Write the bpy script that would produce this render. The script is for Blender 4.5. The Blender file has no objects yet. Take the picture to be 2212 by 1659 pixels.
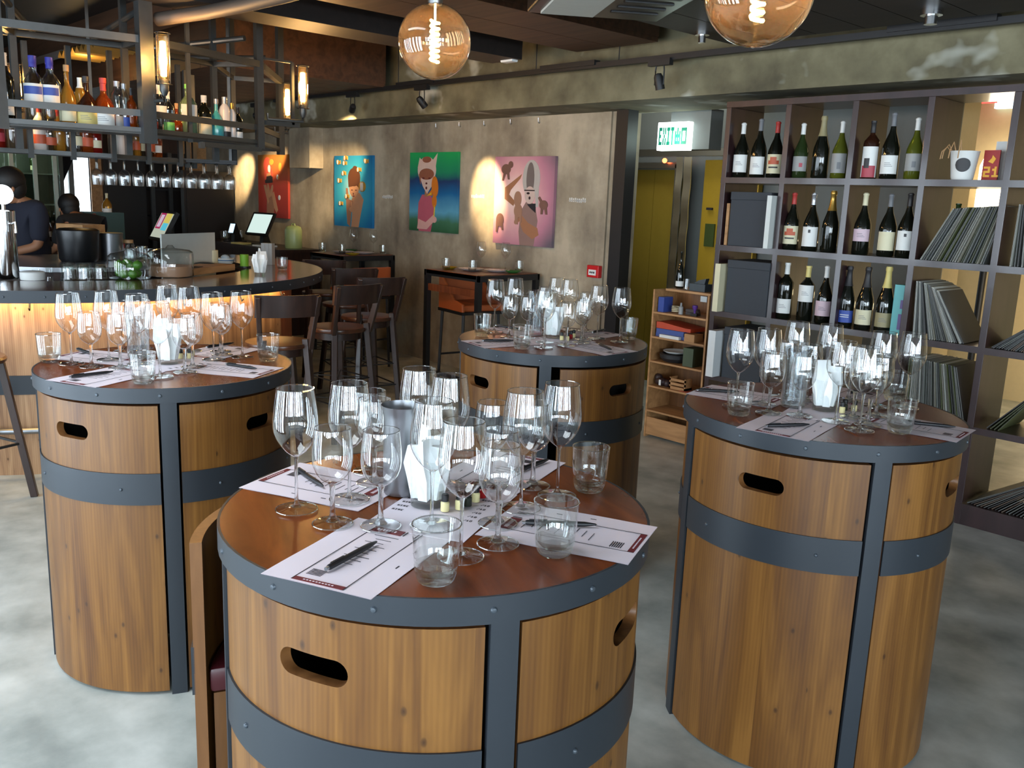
import bpy, bmesh, math, random
from mathutils import Vector, Matrix
PI = math.pi
D2 = math.radians
rnd = random.Random(7)
SC = bpy.context.scene
COL = SC.collection

# ------------------------------------------------------------------ camera
# x runs along the painted wall, y points into the room towards it, z is up
cam_d = bpy.data.cameras.new('camera'); cam = bpy.data.objects.new('camera', cam_d); COL.objects.link(cam)
RT, UP, BK = (0.67295, 0.73871, 0.03793), (-0.17497, 0.10915, 0.97850), (0.71869, -0.66512, 0.20271)
CAMP = Vector((0, 0, 1.66975))
cam.matrix_world = Matrix(((RT[0], UP[0], BK[0], 0), (RT[1], UP[1], BK[1], 0), (RT[2], UP[2], BK[2], CAMP.z), (0, 0, 0, 1)))
cam_d.sensor_width = 36; cam_d.lens = 1930.4 / 2212 * 36; cam_d.clip_start = 0.05; cam_d.clip_end = 80
SC.camera = cam

# ------------------------------------------------------------------ world, daylight, exposure
w = bpy.data.worlds.new('world'); SC.world = w; w.use_nodes = True
w.node_tree.nodes['Background'].inputs[0].default_value = (0.72, 0.86, 1.0, 1)
w.node_tree.nodes['Background'].inputs[1].default_value = 1.0
SC.view_settings.view_transform = 'Standard'; SC.view_settings.look = 'None'
SC.view_settings.exposure = 0.48; SC.view_settings.gamma = 1.0; SC.view_settings.use_curve_mapping = False
SC.cycles.max_bounces = 10; SC.cycles.transparent_max_bounces = 40; SC.cycles.transmission_bounces = 10
SC.cycles.glossy_bounces = 4; SC.cycles.diffuse_bounces = 3
SC.cycles.caustics_reflective = False; SC.cycles.caustics_refractive = False
SC.cycles.sample_clamp_indirect = 4.0; SC.cycles.use_denoising = True

def lamp(name, kind, loc, energy, color, rot=(0, 0, 0), size=None, size_y=None, spot=None, blend=0.5, radius=None, parent=None, shape='RECTANGLE'):
    d = bpy.data.lights.new(name, kind); d.energy = energy; d.color = color
    if kind == 'AREA':
        d.shape = shape; d.size = size
        if size_y: d.size_y = size_y
    if kind == 'SPOT': d.spot_size = spot; d.spot_blend = blend
    if radius is not None and kind != 'AREA': d.shadow_soft_size = radius
    o = bpy.data.objects.new(name, d); COL.objects.link(o); o.location = loc; o.rotation_euler = rot
    if parent: o.parent = parent
    return o
def aim(o, target):
    o.rotation_euler = (Vector(target) - Vector(o.location)).to_track_quat('-Z', 'Y').to_euler()
DAY = (0.74, 0.88, 1.0)
# street windows behind and left of the camera: (x0, x1, y, z0, z1, facing)
GL = [(-7.4, -5.6, -1.3), (-5.3, -3.5, -1.3), (-3.2, -1.5, -1.3)]        # tall glass doors, left of the camera
for a, b, y in GL: lamp('door_daylight', 'AREA', ((a + b) / 2, y - 0.25, 1.25), 112, DAY, (PI / 2, 0, 0), b - a, 2.3)
lamp('window_daylight', 'AREA', (3.5, -6.3, 1.75), 1150, DAY, (PI / 2, 0, 0), 9.0, 1.75)
lamp('window_daylight', 'AREA', (8.3, -1.6, 1.75), 1050, DAY, (PI / 2, 0, PI / 2), 8.4, 1.75)

lamp('added_ceiling_fill', 'AREA', (-2.5, -0.1, 3.02), 38, (0.86, 0.94, 1.0), (0, 0, 0), 2.4, 0.9)  # added overhead fill that lifts the papers and left floor, no real fixture
lamp('added_ceiling_fill', 'AREA', (-0.9, 1.9, 3.02), 16, (0.95, 0.95, 1.0), (0, 0, 0), 0.8, 0.8)  # second overhead fill, likewise added out of view without a fixture
# ------------------------------------------------------------------ helpers
def tag(o, label=None, cat=None, group=None, kind=None):
    if label: o['label'] = label
    if cat: o['category'] = cat
    if group: o['group'] = group
    if kind: o['kind'] = kind
    return o
def thing(name, label, cat, loc=(0, 0, 0), rz=0.0, group=None, rot=None):
    o = bpy.data.objects.new(name, None); COL.objects.link(o); o.empty_display_size = 0.05
    o.location = loc; o.rotation_euler = rot if rot else (0, 0, rz)
    return tag(o, label, cat, group)
def children(o): return [c for c in o.children]
def dup(root, loc=None, rz=None, label=None, group=None, rot=None, parent=None, scale=None):
    r = root.copy(); COL.objects.link(r)
    if parent is not None: r.parent = parent
    if loc is not None: r.location = loc
    if rot is not None: r.rotation_euler = rot
    elif rz is not None: r.rotation_euler = (0, 0, rz)
    if scale: r.scale = (scale,) * 3
    if label: r['label'] = label
    if group: r['group'] = group
    for ch in list(root.children): dup(ch, parent=r)
    return r
KEEP = []
class Kind:
    """First placement moves the prototype itself, the others are copies."""
    def __init__(s, proto): s.p = proto; s.used = False
    def put(s, loc, rz=0.0, label=None, group=None, rot=None, scale=None):
        if not s.used:
            s.used = True; o = s.p
            o.location = loc; o.rotation_euler = rot if rot else (0, 0, rz)
            if scale: o.scale = (scale,) * 3
            if label: o['label'] = label
            if group: o['group'] = group
            return o
        return dup(s.p, loc, rz, label, group, rot, scale=scale)
def screen_x(p):
    d = Vector(p) - CAMP
    return d.dot(Vector(RT)) / -d.dot(Vector(BK))
_ONES = ['', 'first', 'second', 'third', 'fourth', 'fifth', 'sixth', 'seventh', 'eighth', 'ninth', 'tenth', 'eleventh', 'twelfth', 'thirteenth', 'fourteenth', 'fifteenth', 'sixteenth', 'seventeenth', 'eighteenth', 'nineteenth', 'twentieth']
def nth(i):
    return _ONES[i] if i <= 20 else 'twenty-' + _ONES[i - 20]
ORD = ['leftmost', 'second from left', 'third from left', 'fourth from left', 'fifth from left', 'sixth from left', 'seventh from left', 'eighth from left',
       'ninth from left', 'tenth from left', 'eleventh from left', 'twelfth from left', 'thirteenth from left', 'fourteenth from left', 'fifteenth from left', 'sixteenth from left']
def ordinal(i, n):
    if n == 1: return 'only'
    if i == n - 1: return 'rightmost'
    if i == n - 2 and n > 4: return 'second from right'
    if i == n - 3 and n > 6: return 'third from right'
    return ORD[i] if i < len(ORD) else 'number %d from left' % (i + 1)

class MB:
    def __init__(s): s.v = []; s.f = []; s.mi = []; s.uv = []
    def add(s, vs, fs, m=0, uvs=None):
        o = len(s.v); s.v += [tuple(p) for p in vs]
        for i, f in enumerate(fs):
            s.f.append([o + k for k in f]); s.mi.append(m)
            s.uv.append(uvs[i] if uvs else None)
        return s
    def box(s, x0, y0, z0, x1, y1, z1, m=0):
        vs = [(x, y, z) for z in (z0, z1) for y in (y0, y1) for x in (x0, x1)]
        return s.add(vs, [(0, 2, 3, 1), (4, 5, 7, 6), (0, 1, 5, 4), (2, 6, 7, 3), (0, 4, 6, 2), (1, 3, 7, 5)], m)
    def obox(s, c, size, mat3=None, m=0):
        hx, hy, hz = [k / 2 for k in size]
        vs = []
        for z in (-hz, hz):
            for y in (-hy, hy):
                for x in (-hx, hx):
                    p = Vector((x, y, z))
                    if mat3 is not None: p = mat3 @ p
                    vs.append(p + Vector(c))
        return s.add(vs, [(0, 2, 3, 1), (4, 5, 7, 6), (0, 1, 5, 4), (2, 6, 7, 3), (0, 4, 6, 2), (1, 3, 7, 5)], m)
    def bar(s, a, b, wx, wy, m=0, roll=0.0):
        a, b = Vector(a), Vector(b); d = b - a
        R = d.to_track_quat('Z', 'Y').to_matrix() @ Matrix.Rotation(roll, 3, 'Z')
        return s.obox((a + b) / 2, (wx, wy, d.length), R, m)
    def lathe(s, prof, seg=24, c=(0, 0, 0), m=0, mat3=None, closed=False):
        vs, fs = [], []; n = len(prof)
        for r, z in prof:
            for k in range(seg):
                a = 2 * PI * k / seg
                p = Vector((r * math.cos(a), r * math.sin(a), z))
                if mat3 is not None: p = mat3 @ p
                vs.append(p + Vector(c))
        for i in range(n - 1 if not closed else n):
            j = (i + 1) % n
            for k in range(seg):
                l = (k + 1) % seg
                fs.append((i * seg + k, i * seg + l, j * seg + l, j * seg + k))
        if not closed:
            if prof[0][0] > 1e-6 and prof[0][0] != prof[-1][0] or prof[0][0] > 1e-6 and abs(prof[0][1] - prof[-1][1]) > 1e-9:
                pass
        return s.add(vs, fs, m)
    def cyl(s, r, z0, z1, seg=24, c=(0, 0, 0), m=0, r1=None, mat3=None):
        r1 = r if r1 is None else r1
        vs, fs = [], []
        for rr, z in ((r, z0), (r1, z1)):
            for k in range(seg):
                a = 2 * PI * k / seg
                p = Vector((rr * math.cos(a), rr * math.sin(a), z))
                if mat3 is not None: p = mat3 @ p
                vs.append(p + Vector(c))
        fs = [(k, (k + 1) % seg, seg + (k + 1) % seg, seg + k) for k in range(seg)]
        fs.append(tuple(range(seg))[::-1]); fs.append(tuple(range(seg, 2 * seg)))
        return s.add(vs, fs, m)
    def sphere(s, c, r, seg=20, rings=12, m=0, sc=(1, 1, 1), mat3=None):
        vs, fs = [], []
        for i in range(rings + 1):
            t = PI * i / rings
            for k in range(seg):
                a = 2 * PI * k / seg
                p = Vector((r * sc[0] * math.sin(t) * math.cos(a), r * sc[1] * math.sin(t) * math.sin(a), r * sc[2] * math.cos(t)))
                if mat3 is not None: p = mat3 @ p
                vs.append(p + Vector(c))
        for i in range(rings):
            for k in range(seg):
                l = (k + 1) % seg
                fs.append((i * seg + k, (i + 1) * seg + k, (i + 1) * seg + l, i * seg + l))
        return s.add(vs, fs, m)
    def tube(s, pts, r, seg=8, m=0, closed=False, radii=None):
        pts = [Vector(p) for p in pts]; n = len(pts); vs, fs = [], []
        ref = Vector((0, 0, 1))
        for i, p in enumerate(pts):
            a = pts[i - 1] if (i > 0 or closed) else p
            b = pts[(i + 1) % n] if (i < n - 1 or closed) else p
            t = (b - a).normalized()
            u = t.cross(ref)
            if u.length < 1e-3: u = t.cross(Vector((1, 0, 0)))
            u.normalize(); v = t.cross(u)
            rr = radii[i] if radii else r
            for k in range(seg):
                q = 2 * PI * k / seg
                vs.append(p + u * rr * math.cos(q) + v * rr * math.sin(q))
        for i in range(n if closed else n - 1):
            j = (i + 1) % n
            for k in range(seg):
                l = (k + 1) % seg
                fs.append((i * seg + k, i * seg + l, j * seg + l, j * seg + k))
        if not closed:
            fs.append(tuple(range(seg))[::-1]); fs.append(tuple((n - 1) * seg + k for k in range(seg)))
        return s.add(vs, fs, m)
    def prism(s, poly, h0, h1, axis='z', m=0):
        """poly of 2-D points extruded; axis z: (x,y)->z ; axis y: (x,z)->y"""
        n = len(poly)
        f = (lambda p, h: (p[0], p[1], h)) if axis == 'z' else ((lambda p, h: (p[0], h, p[1])) if axis == 'y' else (lambda p, h: (h, p[0], p[1])))
        vs = [f(p, h0) for p in poly] + [f(p, h1) for p in poly]
        fs = [tuple(range(n))[::-1], tuple(range(n, 2 * n))] + [(i, (i + 1) % n, n + (i + 1) % n, n + i) for i in range(n)]
        return s.add(vs, fs, m)
    def arc(s, r0, r1, a0, a1, z0, z1, n=24, m=0, c=(0, 0)):
        vs, fs = [], []
        for i in range(n + 1):
            a = a0 + (a1 - a0) * i / n; ca, sa = math.cos(a), math.sin(a)
            for r, z in ((r0, z0), (r1, z0), (r1, z1), (r0, z1)): vs.append((c[0] + r * ca, c[1] + r * sa, z))
        uvs = []
        for i in range(n):
            o, q = 4 * i, 4 * (i + 1)
            ua, ub = (a0 + (a1 - a0) * i / n) * r1, (a0 + (a1 - a0) * (i + 1) / n) * r1
            for k in range(4):
                l = (k + 1) % 4; fs.append((o + k, o + l, q + l, q + k))
                zz = [z0, z0, z1, z1]
                uvs.append(((ua, zz[k]), (ua, zz[l]), (ub, zz[l]), (ub, zz[k])))
        if abs(a1 - a0) < 2 * PI - 1e-4:
            fs.append((3, 2, 1, 0)); uvs.append(((0, z1), (0, z1), (.02, z0), (.02, z0)))
            o = 4 * n; fs.append((o, o + 1, o + 2, o + 3)); uvs.append(((0, z0), (.02, z0), (.02, z1), (0, z1)))
        return s.add(vs, fs, m, uvs)
    def build(s, name, mats, parent=None, loc=None, rz=None, smooth=35, rot=None, bevel=None):
        me = bpy.data.meshes.new(name); me.from_pydata(s.v, [], s.f)
        if any(u is not None for u in s.uv):
            ul = me.uv_layers.new(name='UVMap'); i = 0
            for fi, f in enumerate(s.f):
                for k in range(len(f)):
                    ul.data[i].uv = s.uv[fi][k] if s.uv[fi] else (0, 0); i += 1
        if not isinstance(mats, (list, tuple)): mats = [mats]
        for mm in mats: me.materials.append(mm)
        me.polygons.foreach_set('material_index', s.mi)
        bm = bmesh.new(); bm.from_mesh(me); bmesh.ops.remove_doubles(bm, verts=bm.verts, dist=1e-6)
        bmesh.ops.recalc_face_normals(bm, faces=bm.faces)
        if bevel: bmesh.ops.bevel(bm, geom=[e for e in bm.edges if e.is_manifold and e.calc_face_angle(0) > 0.6], offset=bevel, segments=2, affect='EDGES', profile=0.5)
        bm.to_mesh(me); bm.free()
        if smooth:
            me.polygons.foreach_set('use_smooth', [True] * len(me.polygons))
            me.set_sharp_from_angle(angle=math.radians(smooth))
        me.update()
        o = bpy.data.objects.new(name, me); COL.objects.link(o)
        if parent: o.parent = parent
        if loc is not None: o.location = loc
        if rot is not None: o.rotation_euler = rot
        elif rz is not None: o.rotation_euler = (0, 0, rz)
        return o

# ------------------------------------------------------------------ materials
def srgb(r, g, b):
    f = lambda c: (c / 255 / 12.92) if c / 255 <= 0.04045 else ((c / 255 + 0.055) / 1.055) ** 2.4
    return (f(r), f(g), f(b), 1)
def new_mat(name):
    m = bpy.data.materials.new(name); m.use_nodes = True; nt = m.node_tree; b = nt.nodes['Principled BSDF']
    return m, nt, b
def N(nt, t, **kw):
    n = nt.nodes.new(t)
    for k, v in kw.items():
        if k in n.inputs.keys() if hasattr(n.inputs, 'keys') else False: n.inputs[k].default_value = v
        else: setattr(n, k, v)
    return n
def L(nt, a, b): nt.links.new(a, b)
def plain(name, col, rough=0.5, metal=0.0, spec=0.5, emit=None, estr=0.0, coat=0.0, noise=0.0, nscale=20.0):
    m, nt, b = new_mat(name)
    b.inputs['Base Color'].default_value = col; b.inputs['Roughness'].default_value = rough
    b.inputs['Metallic'].default_value = metal; b.inputs['Specular IOR Level'].default_value = spec
    if coat: b.inputs['Coat Weight'].default_value = coat; b.inputs['Coat Roughness'].default_value = 0.08
    if emit: b.inputs['Emission Color'].default_value = emit; b.inputs['Emission Strength'].default_value = estr
    tc = N(nt, 'ShaderNodeTexCoord'); no = N(nt, 'ShaderNodeTexNoise'); no.inputs['Scale'].default_value = nscale; no.inputs['Detail'].default_value = 4
    L(nt, tc.outputs['Object'], no.inputs['Vector'])
    mx = N(nt, 'ShaderNodeMixRGB'); mx.blend_type = 'MULTIPLY'; mx.inputs[0].default_value = noise if noise else 0.12
    mx.inputs[1].default_value = col; L(nt, no.outputs['Fac'], mx.inputs[2]); L(nt, mx.outputs[0], b.inputs['Base Color'])
    return m
def ramp(nt, fac, stops):
    r = N(nt, 'ShaderNodeValToRGB'); cr = r.color_ramp
    while len(cr.elements) < len(stops): cr.elements.new(0.5)
    for e, (p, c) in zip(cr.elements, stops): e.position = p; e.color = c
    L(nt, fac, r.inputs[0]); return r.outputs[0]
def mapping(nt, src, scale=(1, 1, 1), rot=(0, 0, 0), loc=(0, 0, 0)):
    mp = N(nt, 'ShaderNodeMapping'); mp.inputs['Scale'].default_value = scale; mp.inputs['Rotation'].default_value = rot; mp.inputs['Location'].default_value = loc
    L(nt, src, mp.inputs[0]); return mp.outputs[0]
def bump(nt, b, h, strength=0.2, dist=0.01):
    bp = N(nt, 'ShaderNodeBump'); bp.inputs['Strength'].default_value = strength; bp.inputs['Distance'].default_value = dist
    L(nt, h, bp.inputs['Height']); L(nt, bp.outputs[0], b.inputs['Normal'])

def pine(name, light, mid, dark, board=0.105, coord='UV', rough=0.42, seed=0.0, knots=True, axis=None):
    """vertical pine boards with long grain and knots; u across, v along"""
    m, nt, b = new_mat(name)
    tc = N(nt, 'ShaderNodeTexCoord'); src = tc.outputs[coord]
    oi = N(nt, 'ShaderNodeObjectInfo')
    sh = N(nt, 'ShaderNodeMath', operation='MULTIPLY'); L(nt, oi.outputs['Random'], sh.inputs[0]); sh.inputs[1].default_value = 13.0
    cx = N(nt, 'ShaderNodeCombineXYZ'); L(nt, sh.outputs[0], cx.inputs[0]); L(nt, sh.outputs[0], cx.inputs[2])
    ad = N(nt, 'ShaderNodeVectorMath', operation='ADD')
    if axis: src = mapping(nt, src, rot=axis)
    L(nt, src, ad.inputs[0]); L(nt, cx.outputs[0], ad.inputs[1]); v = ad.outputs[0]
    sep = N(nt, 'ShaderNodeSeparateXYZ'); L(nt, v, sep.inputs[0])
    dv = N(nt, 'ShaderNodeMath', operation='DIVIDE'); L(nt, sep.outputs[0], dv.inputs[0]); dv.inputs[1].default_value = board
    fl = N(nt, 'ShaderNodeMath', operation='FLOOR'); L(nt, dv.outputs[0], fl.inputs[0])
    wn = N(nt, 'ShaderNodeTexWhiteNoise'); wn.noise_dimensions = '1D'; L(nt, fl.outputs[0], wn.inputs['W'])
    # board offset for grain
    off = N(nt, 'ShaderNodeCombineXYZ'); mu = N(nt, 'ShaderNodeMath', operation='MULTIPLY'); L(nt, wn.outputs[0], mu.inputs[0]); mu.inputs[1].default_value = 9.0
    L(nt, mu.outputs[0], off.inputs[1]); L(nt, mu.outputs[0], off.inputs[2])
    a2 = N(nt, 'ShaderNodeVectorMath', operation='ADD'); L(nt, v, a2.inputs[0]); L(nt, off.outputs[0], a2.inputs[1])
    g = N(nt, 'ShaderNodeTexNoise'); g.inputs['Scale'].default_value = 1.0; g.inputs['Detail'].default_value = 5; g.inputs['Distortion'].default_value = 1.4
    L(nt, mapping(nt, a2.outputs[0], (15, 1.2, 15)), g.inputs['Vector'])
    wv = N(nt, 'ShaderNodeTexWave'); wv.wave_type = 'BANDS'; wv.bands_direction = 'X'; wv.inputs['Scale'].default_value = 30; wv.inputs['Distortion'].default_value = 7.0; wv.inputs['Detail'].default_value = 2; wv.inputs['Detail Scale'].default_value = 0.25
    L(nt, mapping(nt, a2.outputs[0], (1, 0.10, 1)), wv.inputs['Vector'])
    mixg = N(nt, 'ShaderNodeMath', operation='ADD'); k1 = N(nt, 'ShaderNodeMath', operation='MULTIPLY'); k2 = N(nt, 'ShaderNodeMath', operation='MULTIPLY')
    L(nt, g.outputs['Fac'], k1.inputs[0]); k1.inputs[1].default_value = 0.88; L(nt, wv.outputs['Fac'], k2.inputs[0]); k2.inputs[1].default_value = 0.07
    L(nt, k1.outputs[0], mixg.inputs[0]); L(nt, k2.outputs[0], mixg.inputs[1])
    t3 = N(nt, 'ShaderNodeMath', operation='MULTIPLY'); L(nt, wn.outputs[0], t3.inputs[0]); t3.inputs[1].default_value = 0.10
    t4 = N(nt, 'ShaderNodeMath', operation='ADD'); L(nt, mixg.outputs[0], t4.inputs[0]); L(nt, t3.outputs[0], t4.inputs[1])
    col = ramp(nt, t4.outputs[0], [(0.30, dark), (0.52, mid), (0.74, light)])
    if knots:
        vo = N(nt, 'ShaderNodeTexVoronoi'); vo.voronoi_dimensions = '2D'; vo.inputs['Scale'].default_value = 1.0; vo.inputs['Randomness'].default_value = 1.0
        L(nt, mapping(nt, a2.outputs[0], (5.6, 3.4, 5.6)), vo.inputs['Vector'])
        kf = ramp(nt, vo.outputs['Distance'], [(0.0, (0.9, 0.9, 0.9, 1)), (0.022, (0.6, 0.6, 0.6, 1)), (0.036, (0.12, 0.12, 0.12, 1)), (0.09, (0, 0, 0, 1))])
        mx = N(nt, 'ShaderNodeMixRGB'); L(nt, kf, mx.inputs[0]); L(nt, col, mx.inputs[1]); mx.inputs[2].default_value = (dark[0] * 0.35, dark[1] * 0.32, dark[2] * 0.3, 1)
        col = mx.outputs[0]
    # seam between boards
    fr = N(nt, 'ShaderNodeMath', operation='FRACT'); L(nt, dv.outputs[0], fr.inputs[0])
    sm = ramp(nt, fr.outputs[0], [(0.0, (0.86, 0.86, 0.86, 1)), (0.018, (1, 1, 1, 1)), (1.0, (1, 1, 1, 1))])
    ms = N(nt, 'ShaderNodeMixRGB'); ms.blend_type = 'MULTIPLY'; ms.inputs[0].default_value = 1; L(nt, col, ms.inputs[1]); L(nt, sm, ms.inputs[2])
    L(nt, ms.outputs[0], b.inputs['Base Color']); b.inputs['Roughness'].default_value = rough
    bump(nt, b, t4.outputs[0], 0.12, 0.004)
    return m
def woodgrain(name, c1, c2, scale=(2, 30, 30), rough=0.4, coat=0.0, coord='Object', bs=0.1):
    m, nt, b = new_mat(name); tc = N(nt, 'ShaderNodeTexCoord')
    g = N(nt, 'ShaderNodeTexNoise'); g.inputs['Scale'].default_value = 1; g.inputs['Detail'].default_value = 6; g.inputs['Distortion'].default_value = 0.8
    L(nt, mapping(nt, tc.outputs[coord], scale), g.inputs['Vector'])
    L(nt, ramp(nt, g.outputs['Fac'], [(0.3, c1), (0.7, c2)]), b.inputs['Base Color']); b.inputs['Roughness'].default_value = rough
    if coat: b.inputs['Coat Weight'].default_value = coat; b.inputs['Coat Roughness'].default_value = 0.1
    bump(nt, b, g.outputs['Fac'], bs, 0.003)
    return m
def concrete(name, c1, c2, c3, scale=1.3, streak=True, rough=0.85, stains=None, stain_thr=(0.57, 0.68), bstr=0.15):
    m, nt, b = new_mat(name); tc = N(nt, 'ShaderNodeTexCoord'); s = tc.outputs['Object']
    n1 = N(nt, 'ShaderNodeTexNoise'); n1.inputs['Scale'].default_value = scale; n1.inputs['Detail'].default_value = 8; n1.inputs['Roughness'].default_value = 0.62
    L(nt, s, n1.inputs['Vector'])
    n2 = N(nt, 'ShaderNodeTexNoise'); n2.inputs['Scale'].default_value = 1; n2.inputs['Detail'].default_value = 5
    L(nt, mapping(nt, s, (3.4, 3.4, 0.7) if streak else (4, 4, 4)), n2.inputs['Vector'])
    mx = N(nt, 'ShaderNodeMath', operation='ADD'); a = N(nt, 'ShaderNodeMath', operation='MULTIPLY'); c = N(nt, 'ShaderNodeMath', operation='MULTIPLY')
    L(nt, n1.outputs['Fac'], a.inputs[0]); a.inputs[1].default_value = 0.5; L(nt, n2.outputs['Fac'], c.inputs[0]); c.inputs[1].default_value = 0.5
    L(nt, a.outputs[0], mx.inputs[0]); L(nt, c.outputs[0], mx.inputs[1])
    col = ramp(nt, mx.outputs[0], [(0.36, c1), (0.5, c2), (0.64, c3)])
    if stains:
        n3 = N(nt, 'ShaderNodeTexNoise'); n3.inputs['Scale'].default_value = 2.3; n3.inputs['Detail'].default_value = 3
        L(nt, mapping(nt, s, (1, 1, 1.3), loc=(3.1, 0, 0.4)), n3.inputs['Vector'])
        f = ramp(nt, n3.outputs['Fac'], [(stain_thr[0], (0, 0, 0, 1)), (stain_thr[1], (1, 1, 1, 1))])
        mm = N(nt, 'ShaderNodeMixRGB'); L(nt, f, mm.inputs[0]); L(nt, col, mm.inputs[1]); mm.inputs[2].default_value = stains; col = mm.outputs[0]
    L(nt, col, b.inputs['Base Color']); b.inputs['Roughness'].default_value = rough
    bump(nt, b, n1.outputs['Fac'], bstr, 0.02)
    return m
def thin_glass(name, tint=(0.97, 0.98, 0.98, 1), boost=2.2, rough=0.0, haze=None):
    m = bpy.data.materials.new(name); m.use_nodes = True; nt = m.node_tree; nt.nodes.clear()
    out = N(nt, 'ShaderNodeOutputMaterial'); mix = N(nt, 'ShaderNodeMixShader'); tr = N(nt, 'ShaderNodeBsdfTransparent'); gl = N(nt, 'ShaderNodeBsdfGlossy')
    tr.inputs[0].default_value = tint; gl.inputs['Roughness'].default_value = rough; gl.inputs[0].default_value = (1, 1, 1, 1)
    ge = N(nt, 'ShaderNodeNewGeometry'); mr = N(nt, 'ShaderNodeMapRange'); L(nt, ge.outputs['Backfacing'], mr.inputs['Value'])
    mr.inputs['To Min'].default_value = 1.5; mr.inputs['To Max'].default_value = 1 / 1.5
    fr = N(nt, 'ShaderNodeFresnel'); L(nt, mr.outputs[0], fr.inputs['IOR'])
    mu = N(nt, 'ShaderNodeMath', operation='MULTIPLY'); mu.use_clamp = True; L(nt, fr.outputs[0], mu.inputs[0]); mu.inputs[1].default_value = boost
    L(nt, mu.outputs[0], mix.inputs[0])
    if haze:
        tl = N(nt, 'ShaderNodeBsdfTranslucent'); tl.inputs[0].default_value = haze; m2 = N(nt, 'ShaderNodeMixShader'); m2.inputs[0].default_value = 0.035
        L(nt, tr.outputs[0], m2.inputs[1]); L(nt, tl.outputs[0], m2.inputs[2]); L(nt, m2.outputs[0], mix.inputs[1])
    else: L(nt, tr.outputs[0], mix.inputs[1])
    L(nt, gl.outputs[0], mix.inputs[2]); L(nt, mix.outputs[0], out.inputs[0])
    return m
def solid_glass(name, col=(1, 1, 1, 1), ior=1.48, rough=0.0, clear=0.0):
    m = bpy.data.materials.new(name); m.use_nodes = True; nt = m.node_tree; nt.nodes.clear()
    out = N(nt, 'ShaderNodeOutputMaterial'); g = N(nt, 'ShaderNodeBsdfGlass'); g.inputs['Color'].default_value = col; g.inputs['IOR'].default_value = ior; g.inputs['Roughness'].default_value = rough
    tr = N(nt, 'ShaderNodeBsdfTransparent'); tr.inputs[0].default_value = col; mix = N(nt, 'ShaderNodeMixShader'); mix.inputs[0].default_value = clear
    L(nt, g.outputs[0], mix.inputs[1]); L(nt, tr.outputs[0], mix.inputs[2]); L(nt, mix.outputs[0], out.inputs[0])
    return m
def emitter(name, col, strength):
    m = bpy.data.materials.new(name); m.use_nodes = True; nt = m.node_tree; nt.nodes.clear()
    out = N(nt, 'ShaderNodeOutputMaterial'); e = N(nt, 'ShaderNodeEmission'); e.inputs[0].default_value = col; e.inputs[1].default_value = strength
    L(nt, e.outputs[0], out.inputs[0]); return m

M = {}
M['pine'] = pine('barrel_pine', srgb(134, 90, 38), srgb(112, 72, 26), srgb(86, 50, 16), board=0.14)
M['pine_edge'] = woodgrain('pine_edge', srgb(104, 66, 34), srgb(134, 90, 50), (30, 30, 3))
M['barpine'] = pine('bar_pine', srgb(190, 150, 110), srgb(160, 120, 85), srgb(120, 84, 58), board=0.16)
M['strap'] = plain('blue_grey_steel', srgb(44, 50, 57), 0.45, 0.1, noise=0.15, nscale=9)
M['rivet'] = plain('rivet_steel', srgb(74, 82, 90), 0.4, 0.3)
M['top'] = woodgrain('dark_walnut_top', srgb(96, 44, 16), srgb(138, 68, 27), (3, 16, 16), 0.26, 0.0, bs=0.03)
M['top'].node_tree.nodes['Principled BSDF'].inputs['Specular IOR Level'].default_value = 0.28
M['maroon'] = plain('maroon_leather', srgb(84, 26, 34), 0.35)
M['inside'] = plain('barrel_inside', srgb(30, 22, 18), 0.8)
M['floor'] = concrete('polished_concrete', srgb(134, 140, 136), srgb(176, 180, 174), srgb(208, 210, 204), 2.2, False, 0.4, bstr=0.05)
M['wall'] = concrete('plastered_concrete', srgb(116, 104, 90), srgb(154, 142, 122), srgb(186, 174, 152), 2.6)
M['beam'] = concrete('beam_concrete', srgb(78, 72, 54), srgb(108, 102, 78), srgb(132, 126, 100), 1.4, False, stains=srgb(186, 188, 176))
M['ceil'] = woodgrain('ceiling_wood', srgb(58, 39, 26), srgb(86, 58, 40), (1.2, 18, 18), 0.55)
M['ceil_dark'] = woodgrain('ceiling_dark', srgb(20, 15, 13), srgb(34, 25, 22), (1.2, 18, 18), 0.6)
M['shelf'] = woodgrain('dark_plum_shelf', srgb(36, 21, 22), srgb(54, 34, 35), (12, 12, 2), 0.34, 0.35, bs=0.03)
M['darkwood'] = woodgrain('dark_wood', srgb(36, 22, 18), srgb(58, 36, 28), (20, 20, 2), 0.4, 0.2)
M['redwood'] = woodgrain('red_brown_wood', srgb(96, 48, 26), srgb(140, 76, 42), (20, 20, 2), 0.35, 0.2)
M['tan'] = woodgrain('tan_plywood', srgb(150, 108, 66), srgb(186, 140, 92), (3, 20, 20), 0.5)
M['black'] = plain('black_steel', srgb(26, 26, 28), 0.5, 0.1)
M['blackp'] = plain('black_plastic', srgb(20, 20, 22), 0.35)
M['rackm'] = plain('rack_steel', srgb(84, 86, 86), 0.4, 0.6, noise=0.3)
M['chrome'] = plain('chrome', (0.85, 0.86, 0.88, 1), 0.12, 1.0, noise=0.02)
M['steel'] = plain('brushed_steel', (0.55, 0.57, 0.6, 1), 0.28, 1.0, noise=0.05)
M['dullsteel'] = plain('dull_steel', (0.30, 0.31, 0.33, 1), 0.33, 1.0, noise=0.1)
M['paper'] = plain('white_paper', srgb(240, 230, 240), 0.6, noise=0.03)
M['ink'] = plain('black_ink', srgb(40, 34, 40), 0.7)
M['wine'] = plain('wine_red_print', srgb(112, 34, 42), 0.6)
M['pencol'] = plain('black_pen', srgb(22, 22, 26), 0.4)
M['napkin'] = plain('white_napkin', srgb(245, 248, 248), 0.8, noise=0.03)
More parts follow.
